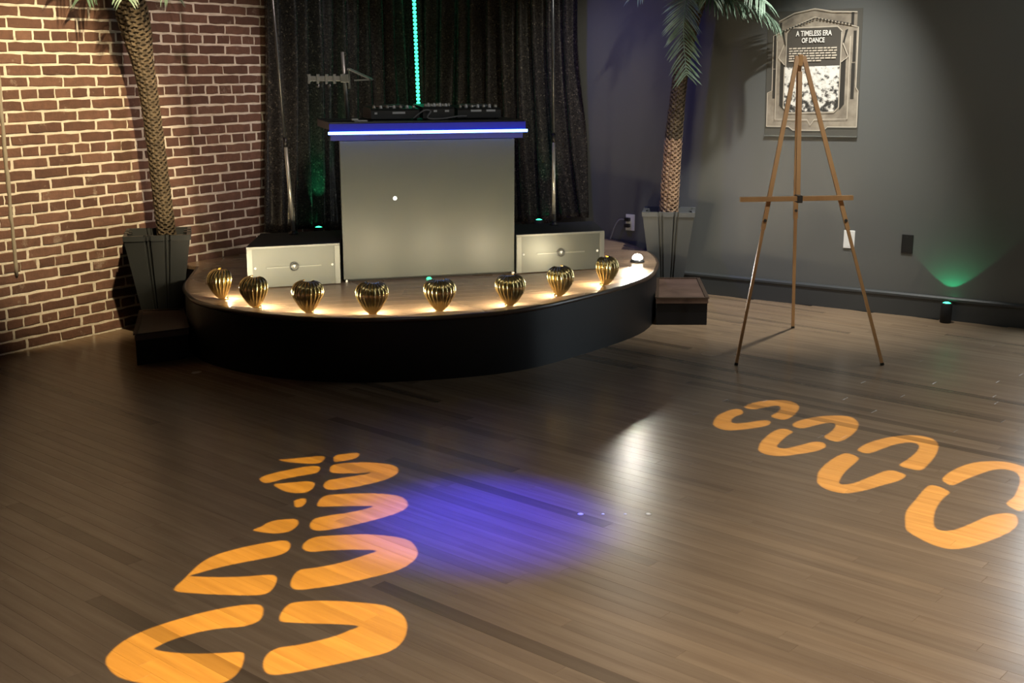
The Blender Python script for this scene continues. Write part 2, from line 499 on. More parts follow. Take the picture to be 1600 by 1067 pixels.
struct(room_obj(MB().box(SMAX, SMAX + 0.2, -TMAX, 0.0, -0.15, CEIL), 'wall_far_right', M['offwall']))
struct(room_obj(MB().box(-0.2, SMAX + 0.2, -TMAX - 0.2, -TMAX, -0.15, CEIL), 'wall_behind', M['offwall']))
struct(room_obj(MB().box(-0.2, SMAX + 0.2, -TMAX - 0.2, 0.2, CEIL, CEIL + 0.15), 'ceiling', M['ceiling']))
# daylit window along the right wall, past the edge of the picture
wf = MB()
for a, b, c, d in ((WS0 - .05, WS0 + .03, WZ0 - .05, WZ1 + .05), (WS1 - .03, WS1 + .05, WZ0 - .05, WZ1 + .05), (WS0 + .03, WS1 - .03, WZ1 - .03, WZ1 + .05), (WS0 + .03, WS1 - .03, WZ0 - .05, WZ0 + .03), (5.225, 5.255, WZ0 + .03, WZ1 - .03)):
    wf.box(a, b, -0.03, 0.06, c, d)
w1 = struct(room_obj(wf, 'window_1', M['base']))
mp = mat('daylit_frosted_pane', (0.7, 0.75, 0.8), 0.3, emit=(0.80, 0.92, 1.0), estr=8.0)
for a, b in ((WS0 + .03, 5.225), (5.255, WS1 - .03)):
    MB().box(a, b, 0.02, 0.03, WZ0 + .03, WZ1 - .03).build('pane', mp, w1)

# ================================================================== STAGE
SZ = 0.33
front = [(-1.96, 7.42), (-1.935, 7.25), (-1.912, 7.06), (-1.876, 6.80), (-1.80, 6.56), (-1.645, 6.27), (-1.30, 5.985), (-0.889, 5.85), (-0.448, 5.885), (0.0, 6.06), (0.347, 6.40), (0.749, 6.95), (0.905, 7.45), (0.928, 7.95), (0.825, 8.42), (0.71, 8.66)]
edge = catmull(front, 5, closed=False)
lw = room(0.03, 0); 
def to_room(p):
    r = Vector((p[0] - CX, p[1] - CY, 0)); return r.dot(EX), -r.dot(DX)
sA, tA = to_room(edge[0]); sB, tB = to_room(edge[-1])
outline = [tuple(room(0.015, tA)[:2])] + edge + [tuple(room(sB, 0.03)[:2]), tuple(room(0.015, 0.03)[:2])]
st = empty('stage', (-0.5, 7.2, 0), 0, 'low curved black stage with wooden deck in the room corner', 'stage')
def rel(pl, c=(-0.5, 7.2)): return [(x - c[0], y - c[1]) for x, y in pl]
fa = MB(); ro = rel(outline); no = len(ro)
fa.add([(x, y, SZ - 0.022) for x, y in ro], [tuple(range(no))])
fe = rel([tuple(room(0.015, tA)[:2])] + edge + [tuple(room(sB, 0.03)[:2])]); ne = len(fe)
fa.add([(x, y, z) for z in (0, SZ - 0.022) for x, y in fe], [(i, i + 1, ne + i + 1, ne + i) for i in range(ne - 1)], True)
fa.build('fascia', M['black_paint'], st)
# deck boards, cut to the outline
DA = math.radians(16.5); dn = (-math.sin(DA), math.cos(DA))
ol = rel(outline)
cen = [dn[0] * x + dn[1] * y for x, y in ol]
w = 0.108; b0 = min(cen)
k = 0
while b0 + k * w < max(cen):
    c0 = b0 + k * w; k += 1
    pl = clip(clip(ol, dn, c0 + 0.0008), (-dn[0], -dn[1]), -(c0 + w - 0.0008))
    if len(pl) < 3: continue
    q = []
    for p_ in pl:
        if not q or (abs(p_[0] - q[-1][0]) + abs(p_[1] - q[-1][1])) > 1e-5: q.append(p_)
    MB().prism(q, SZ - 0.022, SZ).build('deck_board', M['deck'], st)
nos = MB()
nos.tube([(x + 0.5, y - 7.2, SZ - 0.011) for x, y in edge], 0.0135, 8)
nos.build('nosing', M['nosing'], st)

# ---- steps at both ends
def step(name, quad, h, label):
    c = (sum(q[0] for q in quad) / 4, sum(q[1] for q in quad) / 4)
    e = empty(name, (c[0], c[1], 0), 0, label, 'step', 'wooden steps at the ends of the stage')
    q = [(x - c[0], y - c[1]) for x, y in quad]
    MB().prism(q, 0, h - 0.03).build('riser_box', M['black_paint'], e)
    g = [(x * 1.03, y * 1.02) for x, y in q]
    MB().prism(g, h - 0.03, h).build('tread', M['step_top'], e)
    rim = MB()
    for i in range(4):
        a, b = g[i], g[(i + 1) % 4]
        rim.bar((a[0] * .965, a[1] * .975, h + 0.003), (b[0] * .965, b[1] * .975, h + 0.003), 0.022, 0.008)
    rim.build('tread_edging', M['nosing'], e)
step('stage_step', [(0.885, 7.225), (1.195, 7.225), (1.245, 7.93), (0.972, 7.93)], 0.165, 'dark step with brown tread at the right end of the stage, by the easel')
step('stage_step', [(-1.99, 6.20), (-1.755, 6.36), (-1.925, 6.885), (-2.150, 6.835)], 0.165, 'black step in shadow at the left end of the stage, by the brick wall')

# ================================================================== CURTAIN
mcu = mat('black_sequin_cloth', (0.02, 0.018, 0.016), 0.34, 0.45)
N, L = nodes(mcu)
tc = N.new('ShaderNodeTexCoord'); vo = N.new('ShaderNodeTexVoronoi'); vo.inputs['Scale'].default_value = 130
L.new(tc.outputs['Object'], vo.inputs['Vector'])
sep = N.new('ShaderNodeSeparateColor'); L.new(vo.outputs['Color'], sep.inputs[0])
setc(mcu, ramp(mcu, sep.outputs[0], [(0.0, (0.024, 0.022, 0.020)), (0.8, (0.050, 0.045, 0.038)), (0.94, (0.085, 0.074, 0.058)), (1.0, (0.22, 0.19, 0.14))]))
setc(mcu, mapr(mcu, sep.outputs[1], 0, 1, 0.24, 0.36), 'Roughness')
bump(mcu, sep.outputs[2], 0.10, 0.002)
cu_root = empty('backdrop_curtain', room(0.0, 0.0, SZ), TH, 'black sequined curtain hung in folds around the corner behind the DJ booth', 'curtain')
def curtain_panel(name, along_right, length, phase):
    R = random.Random(int(phase * 10)); nU, nZ = 150, 46
    ztop = CEIL - 0.06 - SZ
    amp = [R.uniform(0.55, 1.2) for _ in range(40)]
    vs = []; fs = []
    for j in range(nZ + 1):
        v = j / nZ
        for i in range(nU + 1):
            u = i / nU
            z = ztop * (1 - v) + (0.03 + 0.11 * u * u) * v
            low = max(0.0, 1 - z / 1.45)
            d = 0.0 + u * (length + 0.10 * low ** 1.5)
            sw = 0.20 * low ** 1.6 * (u ** 2) * (1 if along_right else 0.35)
            ph = (d - sw) / 0.135 * 2 * PI + phase + 0.7 * math.sin(z * 1.7 + d * 3)
            kf = amp[int((ph / (2 * PI)) % 40)]
            off = 0.078 + 0.042 * kf * math.sin(ph) + 0.012 * math.sin(ph * 0.43 + z * 2.0) + 0.015 * low * math.sin(ph * 1.9)
            # round the corner where the two lengths meet
            off += 0.16 * max(0, 1 - d / 0.22) ** 2
            zz = z + (0.02 * math.sin(d * 9 + phase) if j == nZ else 0) + (0.10 * low * (1 - u) if j >= nZ - 6 else 0) * 0
            vs.append((d + 0.03, -off, zz) if along_right else (off, -d - 0.03, zz))
    for j in range(nZ):
        for i in range(nU):
            a = j * (nU + 1) + i
            fs.append((a, a + nU + 1, a + nU + 2, a + 1) if along_right else (a, a + 1, a + nU + 2, a + nU + 1))
    mb = MB().add(vs, fs, True)
    o = mb.build(name, mcu, cu_root)
    sd = o.modifiers.new('thickness', 'SOLIDIFY'); sd.thickness = 0.003
    return o
curtain_panel('curtain_panel', True, 1.48, 1.0)
curtain_panel('curtain_panel', False, 1.70, 2.4)
MB().tube([(0.07, -1.82, CEIL - 0.06 - SZ), (0.07, -0.12, CEIL - 0.06 - SZ)], 0.014, 10).build('rail', M['dark_metal'], cu_root)
MB().tube([(0.12, -0.07, CEIL - 0.06 - SZ), (1.6, -0.07, CEIL - 0.06 - SZ)], 0.014, 10).build('rail', M['dark_metal'], cu_root)

# ---- green LED strip hanging in the corner
mled_g = mat('green_led', (0.1, 0.6, 0.4), 0.3, emit=(0.05, 1.0, 0.48), estr=3.2)
top = Vector((-0.745, 9.2, CEIL - 0.3)); bot = Vector((-0.684, 9.2, 0.55))
ls = empty('led_strip', bot, 0, 'glowing green LED strip hanging in front of the black curtain', 'light')
MB().bar((0, 0.006, 0), top - bot + Vector((0, 0.006, 0)), 0.016, 0.004, up=(0, 1, 0)).build('backing_tape', M['white'], ls)
mb = MB(); n = 84
for i in range(n):
    p = (top - bot) * ((i + 0.5) / n)
    mb.box(p.x - 0.0135, p.x + 0.0135, p.y - 0.006, p.y + 0.002, p.z - 0.0085, p.z + 0.0085, 0.003)
o = mb.build('diodes', mled_g, ls); o['kind'] = 'stuff'

# ================================================================== DJ BOOTH
BA = math.radians(16.3)
bx_, by_ = -0.4825, 7.027          # middle of the front panel, on the deck
booth = empty('dj_booth', (bx_, by_, SZ), BA, 'DJ booth with large plain grey front screen and blue-lit black top', 'booth')
scr = MB().box(-0.515, 0.515, -0.012, 0.012, 0.012, 0.805, 0.003).build('front_screen', M['screen'], booth)
scr['label'] = 'large plain grey front screen'
lens = mat('light_spot_glow', (1, 1, 1), 0.3, emit=(0.92, 1.0, 0.88), estr=1.5)  # glowing bead in place of a lamp's bright spot on the screen
hs = MB().lathe([(0.0, 0), (0.012, 0), (0.010, 0.003), (0.0, 0.004)], 16).build('hotspot', lens, scr)  # no real lens: bead that stands in for the bright spot of light
hs.location = (-0.205, -0.012, 0.475); hs.rotation_euler = (PI / 2, 0, 0); hs['label'] = 'small glowing bead standing in for a bright spot of light on the screen'
fr = MB()
for x in (-0.45, 0.45):
    fr.box(x - 0.02, x + 0.02, 0.03, 0.06, 0, 0.868); fr.box(x * 0.8 - 0.02, x * 0.8 + 0.02, 0.40, 0.44, 0, 0.868)
fr.box(-0.36, 0.36, 0.41, 0.43, 0.5, 0.54)
fr.build('frame', M['black'], booth)
MB().box(-0.50, 0.50, 0.013, 0.03, 0.0, 0.84).build('back_board', M['matte_black'], booth)
MB().box(-0.575, 0.575, -0.035, 0.48, 0.868, 0.912, 0.004).build('table_top', mat('table_laminate', (0.02, 0.02, 0.025), 0.35), booth)
MB().box(-0.565, 0.565, -0.012, 0.006, 0.808, 0.868).build('valance', mat('glossy_navy_valance', (0.05, 0.05, 0.10), 0.2), booth)
le = MB().box(-0.574, 0.574, -0.040, -0.0345, 0.846, 0.903, 0.001).build('blue_glow_band', mat('painted_blue_glow', (0.02, 0.02, 0.08), 0.25, emit=(0.02, 0.03, 0.75), estr=0.20), booth)  # emission put on a band to stand in for LED light on the edge
le['label'] = 'glowing band standing in for blue LED light on the table edge'
mled_b = mat('blue_led_tube', (0.3, 0.4, 1.0), 0.3, emit=(0.09, 0.22, 1.0), estr=16.0)
led = MB().tube([(-0.582, -0.049, 0.852), (0.582, -0.049, 0.852)], 0.0078, 10).build('led_tube', mled_b, booth)
led['label'] = 'glowing blue LED tube along the front edge'
for x in (-0.5, 0.505): MB().box(x - 0.006, x + 0.006, -0.02, 0.0, 0.0, 0.012).build('screen_foot', M['white'], booth)
ft = MB()
gl = mat('green_marker_led', (0.1, 0.5, 0.4), 0.3, emit=(0.05, 1.0, 0.45), estr=1.1)
ft.lathe([(0.0, 0.0), (0.016, 0.0), (0.016, 0.006), (0.010, 0.013), (0.0, 0.014)], 16)
tag(ft.build('floor_led', gl, None, (-0.487, 6.965, SZ)), 'small green LED on the deck under the booth screen', 'light')

def local_to_world(root, p):
    return Matrix.Translation(root.location) @ Matrix.Rotation(root.rotation_euler.z, 4, 'Z') @ Vector(p)
TT = 0.912     # table top height above deck

# ---- decks and mixer on the booth
mlogo = mat('pale_print', (0.75, 0.76, 0.78), 0.5)
knob_m = mat('pale_knob', (0.85, 0.86, 0.88), 0.3, 0.1)
def dj_deck(x0, x1, name, label, cat, logo, jog, sub=0.075):
    c = (x0 + x1) / 2; w_ = (x1 - x0) / 2
    e = empty(name, local_to_world(booth, (c, 0.14, TT)), BA + random.uniform(-.02, .02), label, cat)
    prof = [(0.0, 0.008), (0.0, sub * 0.72), (0.02, sub * 0.86), (0.27, sub), (0.27, 0.008)]
    vs = [(-w_, y, z) for y, z in prof] + [(w_, y, z) for y, z in prof]; n = 5
    MB().add(vs, [tuple(range(n))[::-1], tuple(range(n, 2 * n))] + [(i, (i + 1) % n, n + (i + 1) % n, n + i) for i in range(n)]).build('body', M['dark_metal'], e)
    for sx in (-1, 1):
        MB().lathe([(0.012, 0), (0.012, 0.008)], 10, c=(sx * (w_ - 0.02), 0.03)).build('rubber_foot', M['matte_black'], e)
    top_z = lambda y: sub * 0.86 + (y - 0.02) / 0.25 * sub * 0.14
    if jog:
        mb = MB().lathe([(0.085, 0), (0.088, 0.008), (0.080, 0.016), (0.03, 0.018), (0.0, 0.018)], 28, c=(0, 0.15))
        j = mb.build('jog_wheel', M['grey_metal'], e); j.location.z = top_z(0.15) - 0.002
    R = random.Random(len(label))
    for i in range(7 if jog else 9):
        x = -w_ + 0.025 + (2 * w_ - 0.05) * i / (6 if jog else 8)
        y = 0.04
        k_ = MB().lathe([(0.010, 0), (0.0095, 0.010), (0.006, 0.017 + R.uniform(0, 0.006)), (0.0, 0.019)], 10, c=(x, y)).build('knob', knob_m if i % 2 else M['chrome'], e)
        k_.location.z = top_z(y)
    for lx, lw_, lz in logo:
        MB().box(lx - lw_ / 2, lx + lw_ / 2, -0.0015, 0.001, lz - 0.006, lz + 0.006).build('logo_strip', mlogo, e)
    return e
dj_deck(-0.305, -0.02, 'media_player', 'black DJ media player at the left end of the booth top', 'mixer', [(0.02, 0.075, 0.042), (-0.115, 0.016, 0.04)], True)
dj_deck(0.0, 0.19, 'dj_mixer', 'black DJ mixer with knobs between the two media players', 'mixer', [(-0.02, 0.02, 0.05), (0.05, 0.025, 0.05)], False, 0.085)
dj_deck(0.21, 0.475, 'media_player', 'black DJ media player at the right end of the booth top', 'mixer', [(-0.02, 0.065, 0.05), (0.07, 0.055, 0.05)], True)
cb = MB()
cb.tube(catmull([(-0.06, 0.125, TT + 0.01), (0.0, 0.11, TT + 0.055), (0.04, 0.11, TT + 0.05), (0.02, 0.10, TT + 0.012), (0.10, 0.09, TT + 0.008), (0.2, 0.10, TT + 0.02), (0.26, 0.125, TT + 0.02)], 5, False), 0.0045, 6)
co = cb.build('audio_cable', M['cable'], None, booth.location, BA); tag(co, 'grey cable looping over the front of the DJ mixer', 'cable')
pp = MB().box(-0.42, -0.345, 0.03, 0.10, TT, TT + 0.006, 0.001); pp.box(-0.435, -0.40, 0.02, 0.06, TT + 0.006, TT + 0.016, 0.002)
tag(pp.build('paper_pad', M['white'], None, booth.location, BA), 'small white pad lying on the booth top beside the stand pole', 'paper')

# ---- laptop stand / clamp pole on the left of the booth top
ps = empty('laptop_stand', local_to_world(booth, (-0.435, 0.17, TT)), 0, 'grey laptop stand with a pole and angled tray on the left of the booth', 'stand')
MB().box(-0.05, 0.05, -0.04, 0.04, 0, 0.006, 0.002).build('base_plate', M['dark_metal'], ps)
MB().tube([(0.0, 0, 0.006), (-0.022, 0, 0.385)], 0.0105, 12).build('pole', M['grey_metal'], ps)
MB().box(-0.035, 0.012, -0.022, 0.022, 0.215, 0.262, 0.004).build('clamp', M['grey_metal'], ps)
mb = MB().box(-0.215, -0.03, -0.016, 0.016, 0.222, 0.252, 0.003)
for x in (-0.215, -0.165, -0.115, -0.07): mb.box(x - 0.007, x + 0.007, -0.02, 0.02, 0.208, 0.262, 0.002)
mb.build('arm', M['grey_metal'], ps)
for x in (-0.165, -0.10): MB().lathe([(0.010, 0), (0.010, 0.018), (0.0, 0.02)], 10, c=(x, 0)).build('clamp_knob', M['dark_metal'], ps).location.z = 0.186
tr = MB()
A_, B_, C_ = (0.012, 0, 0.292), (0.145, 0, 0.232), (0.05, 0, 0.228)
tr.bar(A_, B_, 0.008, 0.13, up=(0, 1, 0)); tr.bar(C_, B_, 0.008, 0.13, up=(0, 1, 0)); tr.bar((0.014, 0, 0.18), A_, 0.012, 0.012)
tr.build('tray', M['grey_metal'], ps)

# ================================================================== SPEAKER BASE CABINETS WITH POLES
def cabinet(fl_, fr_, depth, pole_xy, pole_top, knob_side, label, plabel):
    a = Vector((*fl_, 0)); b = Vector((*fr_, 0)); d = b - a; W = d.length; ang = math.atan2(d.y, d.x)
    e = empty('subwoofer_cabinet', ((a.x + b.x) / 2, (a.y + b.y) / 2, SZ), ang, label, 'speaker', 'silver fronted cabinets beside the booth')
    Hh = 0.236; w_ = W / 2
    yb = Matrix.Rotation(-ang, 3, 'Z') @ Vector((-0.03, depth, 0))     # the sides run straight back
    MB().prism([(-w_, 0.012), (w_, 0.012), (w_ + yb.x, 0.012 + yb.y), (-w_ + yb.x, 0.012 + yb.y)], 0.004, Hh).build('body', M['matte_black'], e)
    f = MB().box(-w_ + 0.030, w_ - 0.030, -0.002, 0.012, 0.004, Hh - 0.012, 0.001).build('front_plate', M['silver'], e)
    tr_ = MB().box(-w_, w_, -0.004, 0.012, Hh - 0.012, Hh, 0.001)
    tr_.build('top_trim', M['silver_edge'], e)
    for sx in (-1, 1):
        x = sx * (w_ - 0.015)
        MB().box(x - 0.015, x + 0.015, -0.006, 0.012, 0.004, Hh - 0.012, 0.001).build('corner_post', M['silver_edge'], e)
        sw = MB().lathe([(0.0, 0), (0.0075, 0), (0.006, 0.004), (0.0, 0.005)], 12).build('screw', M['white'], e)
        sw.location = (sx * (w_ - 0.045), -0.002, Hh * 0.49); sw.rotation_euler = (PI / 2, 0, 0); sw['label'] = 'pale round screw head'
    gz = Hh * 0.49
    for sx in (-1, 1):
        MB().box(min(sx * 0.026, sx * 0.155), max(sx * 0.026, sx * 0.155), -0.005, -0.001, gz - 0.004, gz + 0.004, 0.001).build('line_strip', M['silver_edge'], e)
    ring = MB().lathe([(0.023, 0), (0.027, 0), (0.027, 0.005), (0.023, 0.005), (0.023, 0)], 28).build('badge_ring', M['dark_metal'], e)
    ring.location = (0, -0.002, gz); ring.rotation_euler = (PI / 2, 0, 0)
    bd = MB().lathe([(0.0, 0), (0.019, 0), (0.016, 0.004), (0.0, 0.006)], 20).build('badge', M['silver_edge'], e)
    bd.location = (0, -0.002, gz); bd.rotation_euler = (PI / 2, 0, 0)
    notch = MB().add([(-0.008, 0.007, 0.009), (0.008, 0.007, 0.009), (0.0, 0.0072, -0.008)], [(0, 1, 2)])
    nb = notch.build('badge_mark', M['white'], e); nb.location = (0, -0.0155, gz); nb['label'] = 'small pale wedge mark on the badge'
    # pole standing in the cabinet's socket
    P = Vector((*pole_xy, SZ + Hh)); T = Vector(pole_top) - P
    pe = empty('speaker_pole', P, 0, plabel, 'pole', 'chrome speaker poles on the cabinets')
    MB().lathe([(0.03, 0), (0.03, 0.006), (0.018, 0.012), (0.018, 0.02)], 16).build('socket', M['black'], pe)
    k1 = 0.72
    MB().tube([T * 0.012, T * 0.30], [0.0125, 0.0105], 14).build('lower_tube', M['chrome'], pe)
    MB().tube([T * 0.30, T * 1.0], 0.0085, 12).build('upper_tube', M['dark_metal'], pe)
    MB().tube([T * 0.29, T * 0.32], 0.0135, 14).build('collar', M['black'], pe)
    q = T * 0.80
    kn = MB().tube([q, q + Vector((knob_side * 0.05, -0.012, 0.01))], 0.007, 8)
    kn.lathe([(0.0, -0.018), (0.016, -0.010), (0.018, 0), (0.016, 0.010), (0.0, 0.018)], 12)
    ko = MB()
    ko.tube([q - Vector((knob_side * 0.02, 0, 0)), q + Vector((knob_side * 0.055, -0.012, 0.01))], 0.006, 8)
    ko.tube([q + Vector((knob_side * 0.055, -0.02, -0.012)), q + Vector((knob_side * 0.06, -0.02, 0.03))], 0.008, 8)
    ko.tube([q + Vector((0, 0, -0.035)), q + Vector((0, 0, 0.035)) + T.normalized() * 0], 0.020, 12)
    ko.build('clamp_knob', M['dark_metal'], pe)
cabinet((-1.478, 6.637), (-0.985, 6.815), 0.56, (-1.312, 7.19), (-1.40, 7.19, 2.35), -1,
        'low silver fronted speaker cabinet left of the DJ booth', 'chrome speaker pole rising from the cabinet left of the booth')
cabinet((0.027, 7.150), (0.565, 7.335), 0.46, (0.266, 7.62), (0.245, 7.62, 2.35), -1,
        'low silver fronted speaker cabinet right of the DJ booth', 'chrome speaker pole rising from the cabinet right of the booth')

# ================================================================== SHELL FOOTLIGHTS
def shell_mesh():
    nr = 13; nu = nr * 8; A = math.radians(112)
    prof = [(0.018, 0.001), (0.036, 0.014), (0.054, 0.036), (0.068, 0.062), (0.078, 0.088), (0.082, 0.110), (0.079, 0.130), (0.069, 0.147), (0.052, 0.158), (0.030, 0.164)]
    prof = catmull(prof, 3, False); nv = len(prof) - 1
    vs = []; fs = []
    for side in (0, 1):
        for i in range(nu + 1):
            a = i / nu; ph = -A + 2 * A * a
            rib = abs(math.sin(a * nr * PI)) ** 0.7
            for r, z in prof:
                v = (z - 0.006) / 0.161
                rr = r * (0.83 + 0.17 * rib * min(1, v * 2.0)) - 0.0035 * side
                lean = 0.018 * v * v        # the crown curls back over the lamp
                vs.append((rr * 1.02 * math.sin(ph), -rr * 0.92 * math.cos(ph) + 0.02 + lean, z - 0.003 * side * v))
    n1 = (nu + 1) * (nv + 1)
    for i in range(nu):
        for j in range(nv):
            a = i * (nv + 1) + j
            fs.append((a, a + nv + 1, a + nv + 2, a + 1))
            fs.append((n1 + a, n1 + a + 1, n1 + a + nv + 2, n1 + a + nv + 1))
    def strip(idx):
        for p, q in zip(idx, idx[1:]): fs.append((p, q, n1 + q, n1 + p))
    strip([i * (nv + 1) + nv for i in range(nu + 1)])
    strip([j for j in range(nv + 1)][::-1]); strip([nu * (nv + 1) + j for j in range(nv + 1)])
    return MB().add(vs, fs, True).mesh('shell')
shell_me = shell_mesh(); shell_me.materials.append(M['gold'])
bulb_m = mat('warm_footlight_bulb', (1, 0.9, 0.7), 0.3, emit=(1.0, 0.78, 0.42), estr=14)
base_me = MB().lathe([(0.020, 0), (0.021, 0.004), (0.017, 0.012), (0.012, 0.014)], 18).mesh('base'); base_me.materials.append(M['gold'])
bulb_me = MB().lathe([(0.0, 0.0), (0.009, 0.001), (0.010, 0.012), (0.008, 0.026), (0.0, 0.032)], 12).mesh('bulb'); bulb_me.materials.append(bulb_m)
sock_me = MB().lathe([(0.012, 0), (0.012, 0.02), (0.010, 0.022)], 12).mesh('lamp_holder'); sock_me.materials.append(M['black'])
spots_ = [(-1.565, 6.315, -50), (-1.335, 6.075, -36), (-1.035, 5.945, -18), (-0.702, 5.905, -3), (-0.362, 5.985, 14), (0.0, 6.125, 30), (0.272, 6.400, 45), (0.548, 6.742, 57)]
ordw = ['leftmost gold scallop shell footlight, nearest the brick wall', 'second gold scallop shell footlight from the left end of the stage', 'gold scallop shell footlight in front of the left speaker cabinet', 'gold scallop shell footlight in front of the left part of the booth screen', 'gold scallop shell footlight nearest the green LED under the booth', 'gold scallop shell footlight before the right edge of the booth screen', 'gold scallop shell footlight in front of the right speaker cabinet', 'rightmost gold scallop shell footlight, beside the bright bare lamp']
for (x, y, a), lab in zip(spots_, ordw):
    rz = math.radians(a)
    e = empty('shell_footlight', (x, y, SZ + 0.003), rz, lab, 'footlight', 'gold shell footlights along the stage edge')
    for me in (shell_me, base_me, sock_me, bulb_me):
        c = bpy.data.objects.new(me.name.split('.')[0], me); col.objects.link(c); c.parent = e
        if me is base_me: c.location = (0, 0.034, 0)
        if me is sock_me: c.location = (0, 0.034, 0.014)
        if me is bulb_me: c.location = (0, 0.034, 0.034)
        if me is shell_me: c.rotation_euler = (math.radians(4), 0, 0)
    lp = Matrix.Translation(e.location) @ Matrix.Rotation(rz, 4, 'Z') @ Vector((0, 0.044, 0.060))
    point('footlight_glow', lp, 9.5, (1.0, 0.84, 0.56), 0.014)

# ---- bare lamp left burning on the deck at the right end
bl = empty('bare_lamp', (0.80, 7.60, SZ), 0, 'small bare lamp glaring on the deck at the right end of the stage', 'lamp')
MB().lathe([(0.045, 0), (0.045, 0.010), (0.034, 0.018), (0.030, 0.02)], 18).build('base', M['dark_metal'], bl)
gb = MB().lathe([(0.032, 0.0), (0.034, 0.008), (0.028, 0.022), (0.015, 0.031), (0.0, 0.034)], 18).build('bulb', mat('glaring_bulb', (1, 1, 0.9), 0.3, emit=(1.0, 0.93, 0.72), estr=22), bl)
gb.location = (0, 0, 0.02)
spot('bare_lamp_glow', (0.78, 7.54, SZ + 0.10), (0.56, 5.9, 0.43), 95, (1.0, 0.95, 0.80), 76, 1.0, 0.025)

# ================================================================== GREEN UPLIGHTS
mgl = mat('green_uplight_lens', (0.1, 0.6, 0.3), 0.2, emit=(0.03, 1.0, 0.35), estr=7)
def uplight(loc, h, label, watts, tilt, deg, col_=(0.02, 1.0, 0.38)):
    e = empty('uplight', loc, 0, label, 'uplight', 'small green uplights')
    MB().lathe([(0.030, 0), (0.034, 0.004), (0.034, h - 0.01), (0.031, h), (0.027, h), (0.027, h - 0.012), (0.0, h - 0.012)], 20).build('can', M['matte_black'], e)
    MB().lathe([(0.0, 0), (0.026, 0.0), (0.024, 0.010), (0.012, 0.016), (0.0, 0.018)], 18).build('lens', mgl, e).location.z = h - 0.012
    p = Vector(loc) + Vector((0, 0, h + 0.02))
    spot('uplight_glow', p, p + Vector(tilt), watts, col_, deg, 0.15 if deg > 60 else 0.8, 0.006)
uplight((2.685, 7.295, 0), 0.125, 'small black uplight can with green glow by the grey wall, right of the easel', 2.2, tuple(DX * 0.16 + Vector((0, 0, 1))), 92)
uplight(tuple(room(0.20, 1.42, SZ)), 0.13, 'small green uplight on the deck behind the left speaker cabinet', 12, tuple(-EX * 0.22 + DX * 0.35 + Vector((0, 0, 1))), 44)
uplight(tuple(room(1.27, 0.24, SZ)), 0.13, 'small green uplight on the deck behind the right speaker cabinet', 4, tuple(DX * 0.25 + Vector((0, 0, 1))), 44)

# ================================================================== PALMS
mfr = mat('palm_frond_green', (0.10, 0.20, 0.11), 0.45)
setc(mfr, ramp(mfr, noise(mfr, 14, 3), [(0.3, (0.085, 0.15, 0.095)), (0.7, (0.25, 0.36, 0.27))]))
mtk = mat('palm_trunk_core', (0.13, 0.09, 0.055), 0.85)
mtd = mat('palm_bark_dark', (0.16, 0.11, 0.065), 0.8)
setc(mtd, ramp(mtd, noise(mtd, 30, 4), [(0.3, (0.055, 0.040, 0.024)), (0.7, (0.15, 0.11, 0.065))]))
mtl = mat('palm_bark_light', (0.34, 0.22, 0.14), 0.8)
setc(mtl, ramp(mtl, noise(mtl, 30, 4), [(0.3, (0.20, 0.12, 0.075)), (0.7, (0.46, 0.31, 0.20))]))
mpl = mat('grey_planter_paint', (0.085, 0.09, 0.09), 0.4)
mpd = mat('black_planter_paint', (0.026, 0.028, 0.028), 0.36)
msoil = mat('dark_potting_soil', (0.012, 0.010, 0.008), 0.95)
def planter(name, loc, rz, label, m, half=0.175, bot=0.092, h=0.60):
    e = empty(name, loc, rz, label, 'planter', 'tapered fluted planters')
    # one side of the ribbed square section, in units of the half width
    side = [(-1, -1), (-0.40, -1), (-0.40, -0.90), (-0.31, -0.90), (-0.31, -0.97), (-0.27, -0.97), (-0.27, -0.88), (-0.19, -0.88), (-0.19, -1.0), (0.19, -1.0), (0.19, -0.88), (0.27, -0.88), (0.27, -0.97), (0.31, -0.97), (0.31, -0.90), (0.40, -0.90), (0.40, -1)]
    sec = []
    for k in range(4):
        c, s = math.cos(k * PI / 2), math.sin(k * PI / 2)
        sec += [(x * c - y * s, x * s + y * c) for x, y in side]
    n = len(sec); rings = [(bot, 0.0), (half * 0.97, h - 0.03), (half, h - 0.03), (half, h), (half - 0.022, h), (half - 0.03, h - 0.05)]
    vs = []; fs = []
    for r, z in rings: vs += [(x * r, y * r, z) for x, y in sec]
    for i in range(len(rings) - 1):
        for k in range(n): fs.append((i * n + k, i * n + (k + 1) % n, (i + 1) * n + (k + 1) % n, (i + 1) * n + k))
    fs.append(tuple(range(n))[::-1])
    MB().add(vs, fs).build('pot', m, e)
    q = half - 0.035
    MB().prism([(-q, -q), (q, -q), (q, q), (-q, q)], h - 0.075, h - 0.05).build('soil', msoil, e)
    return e
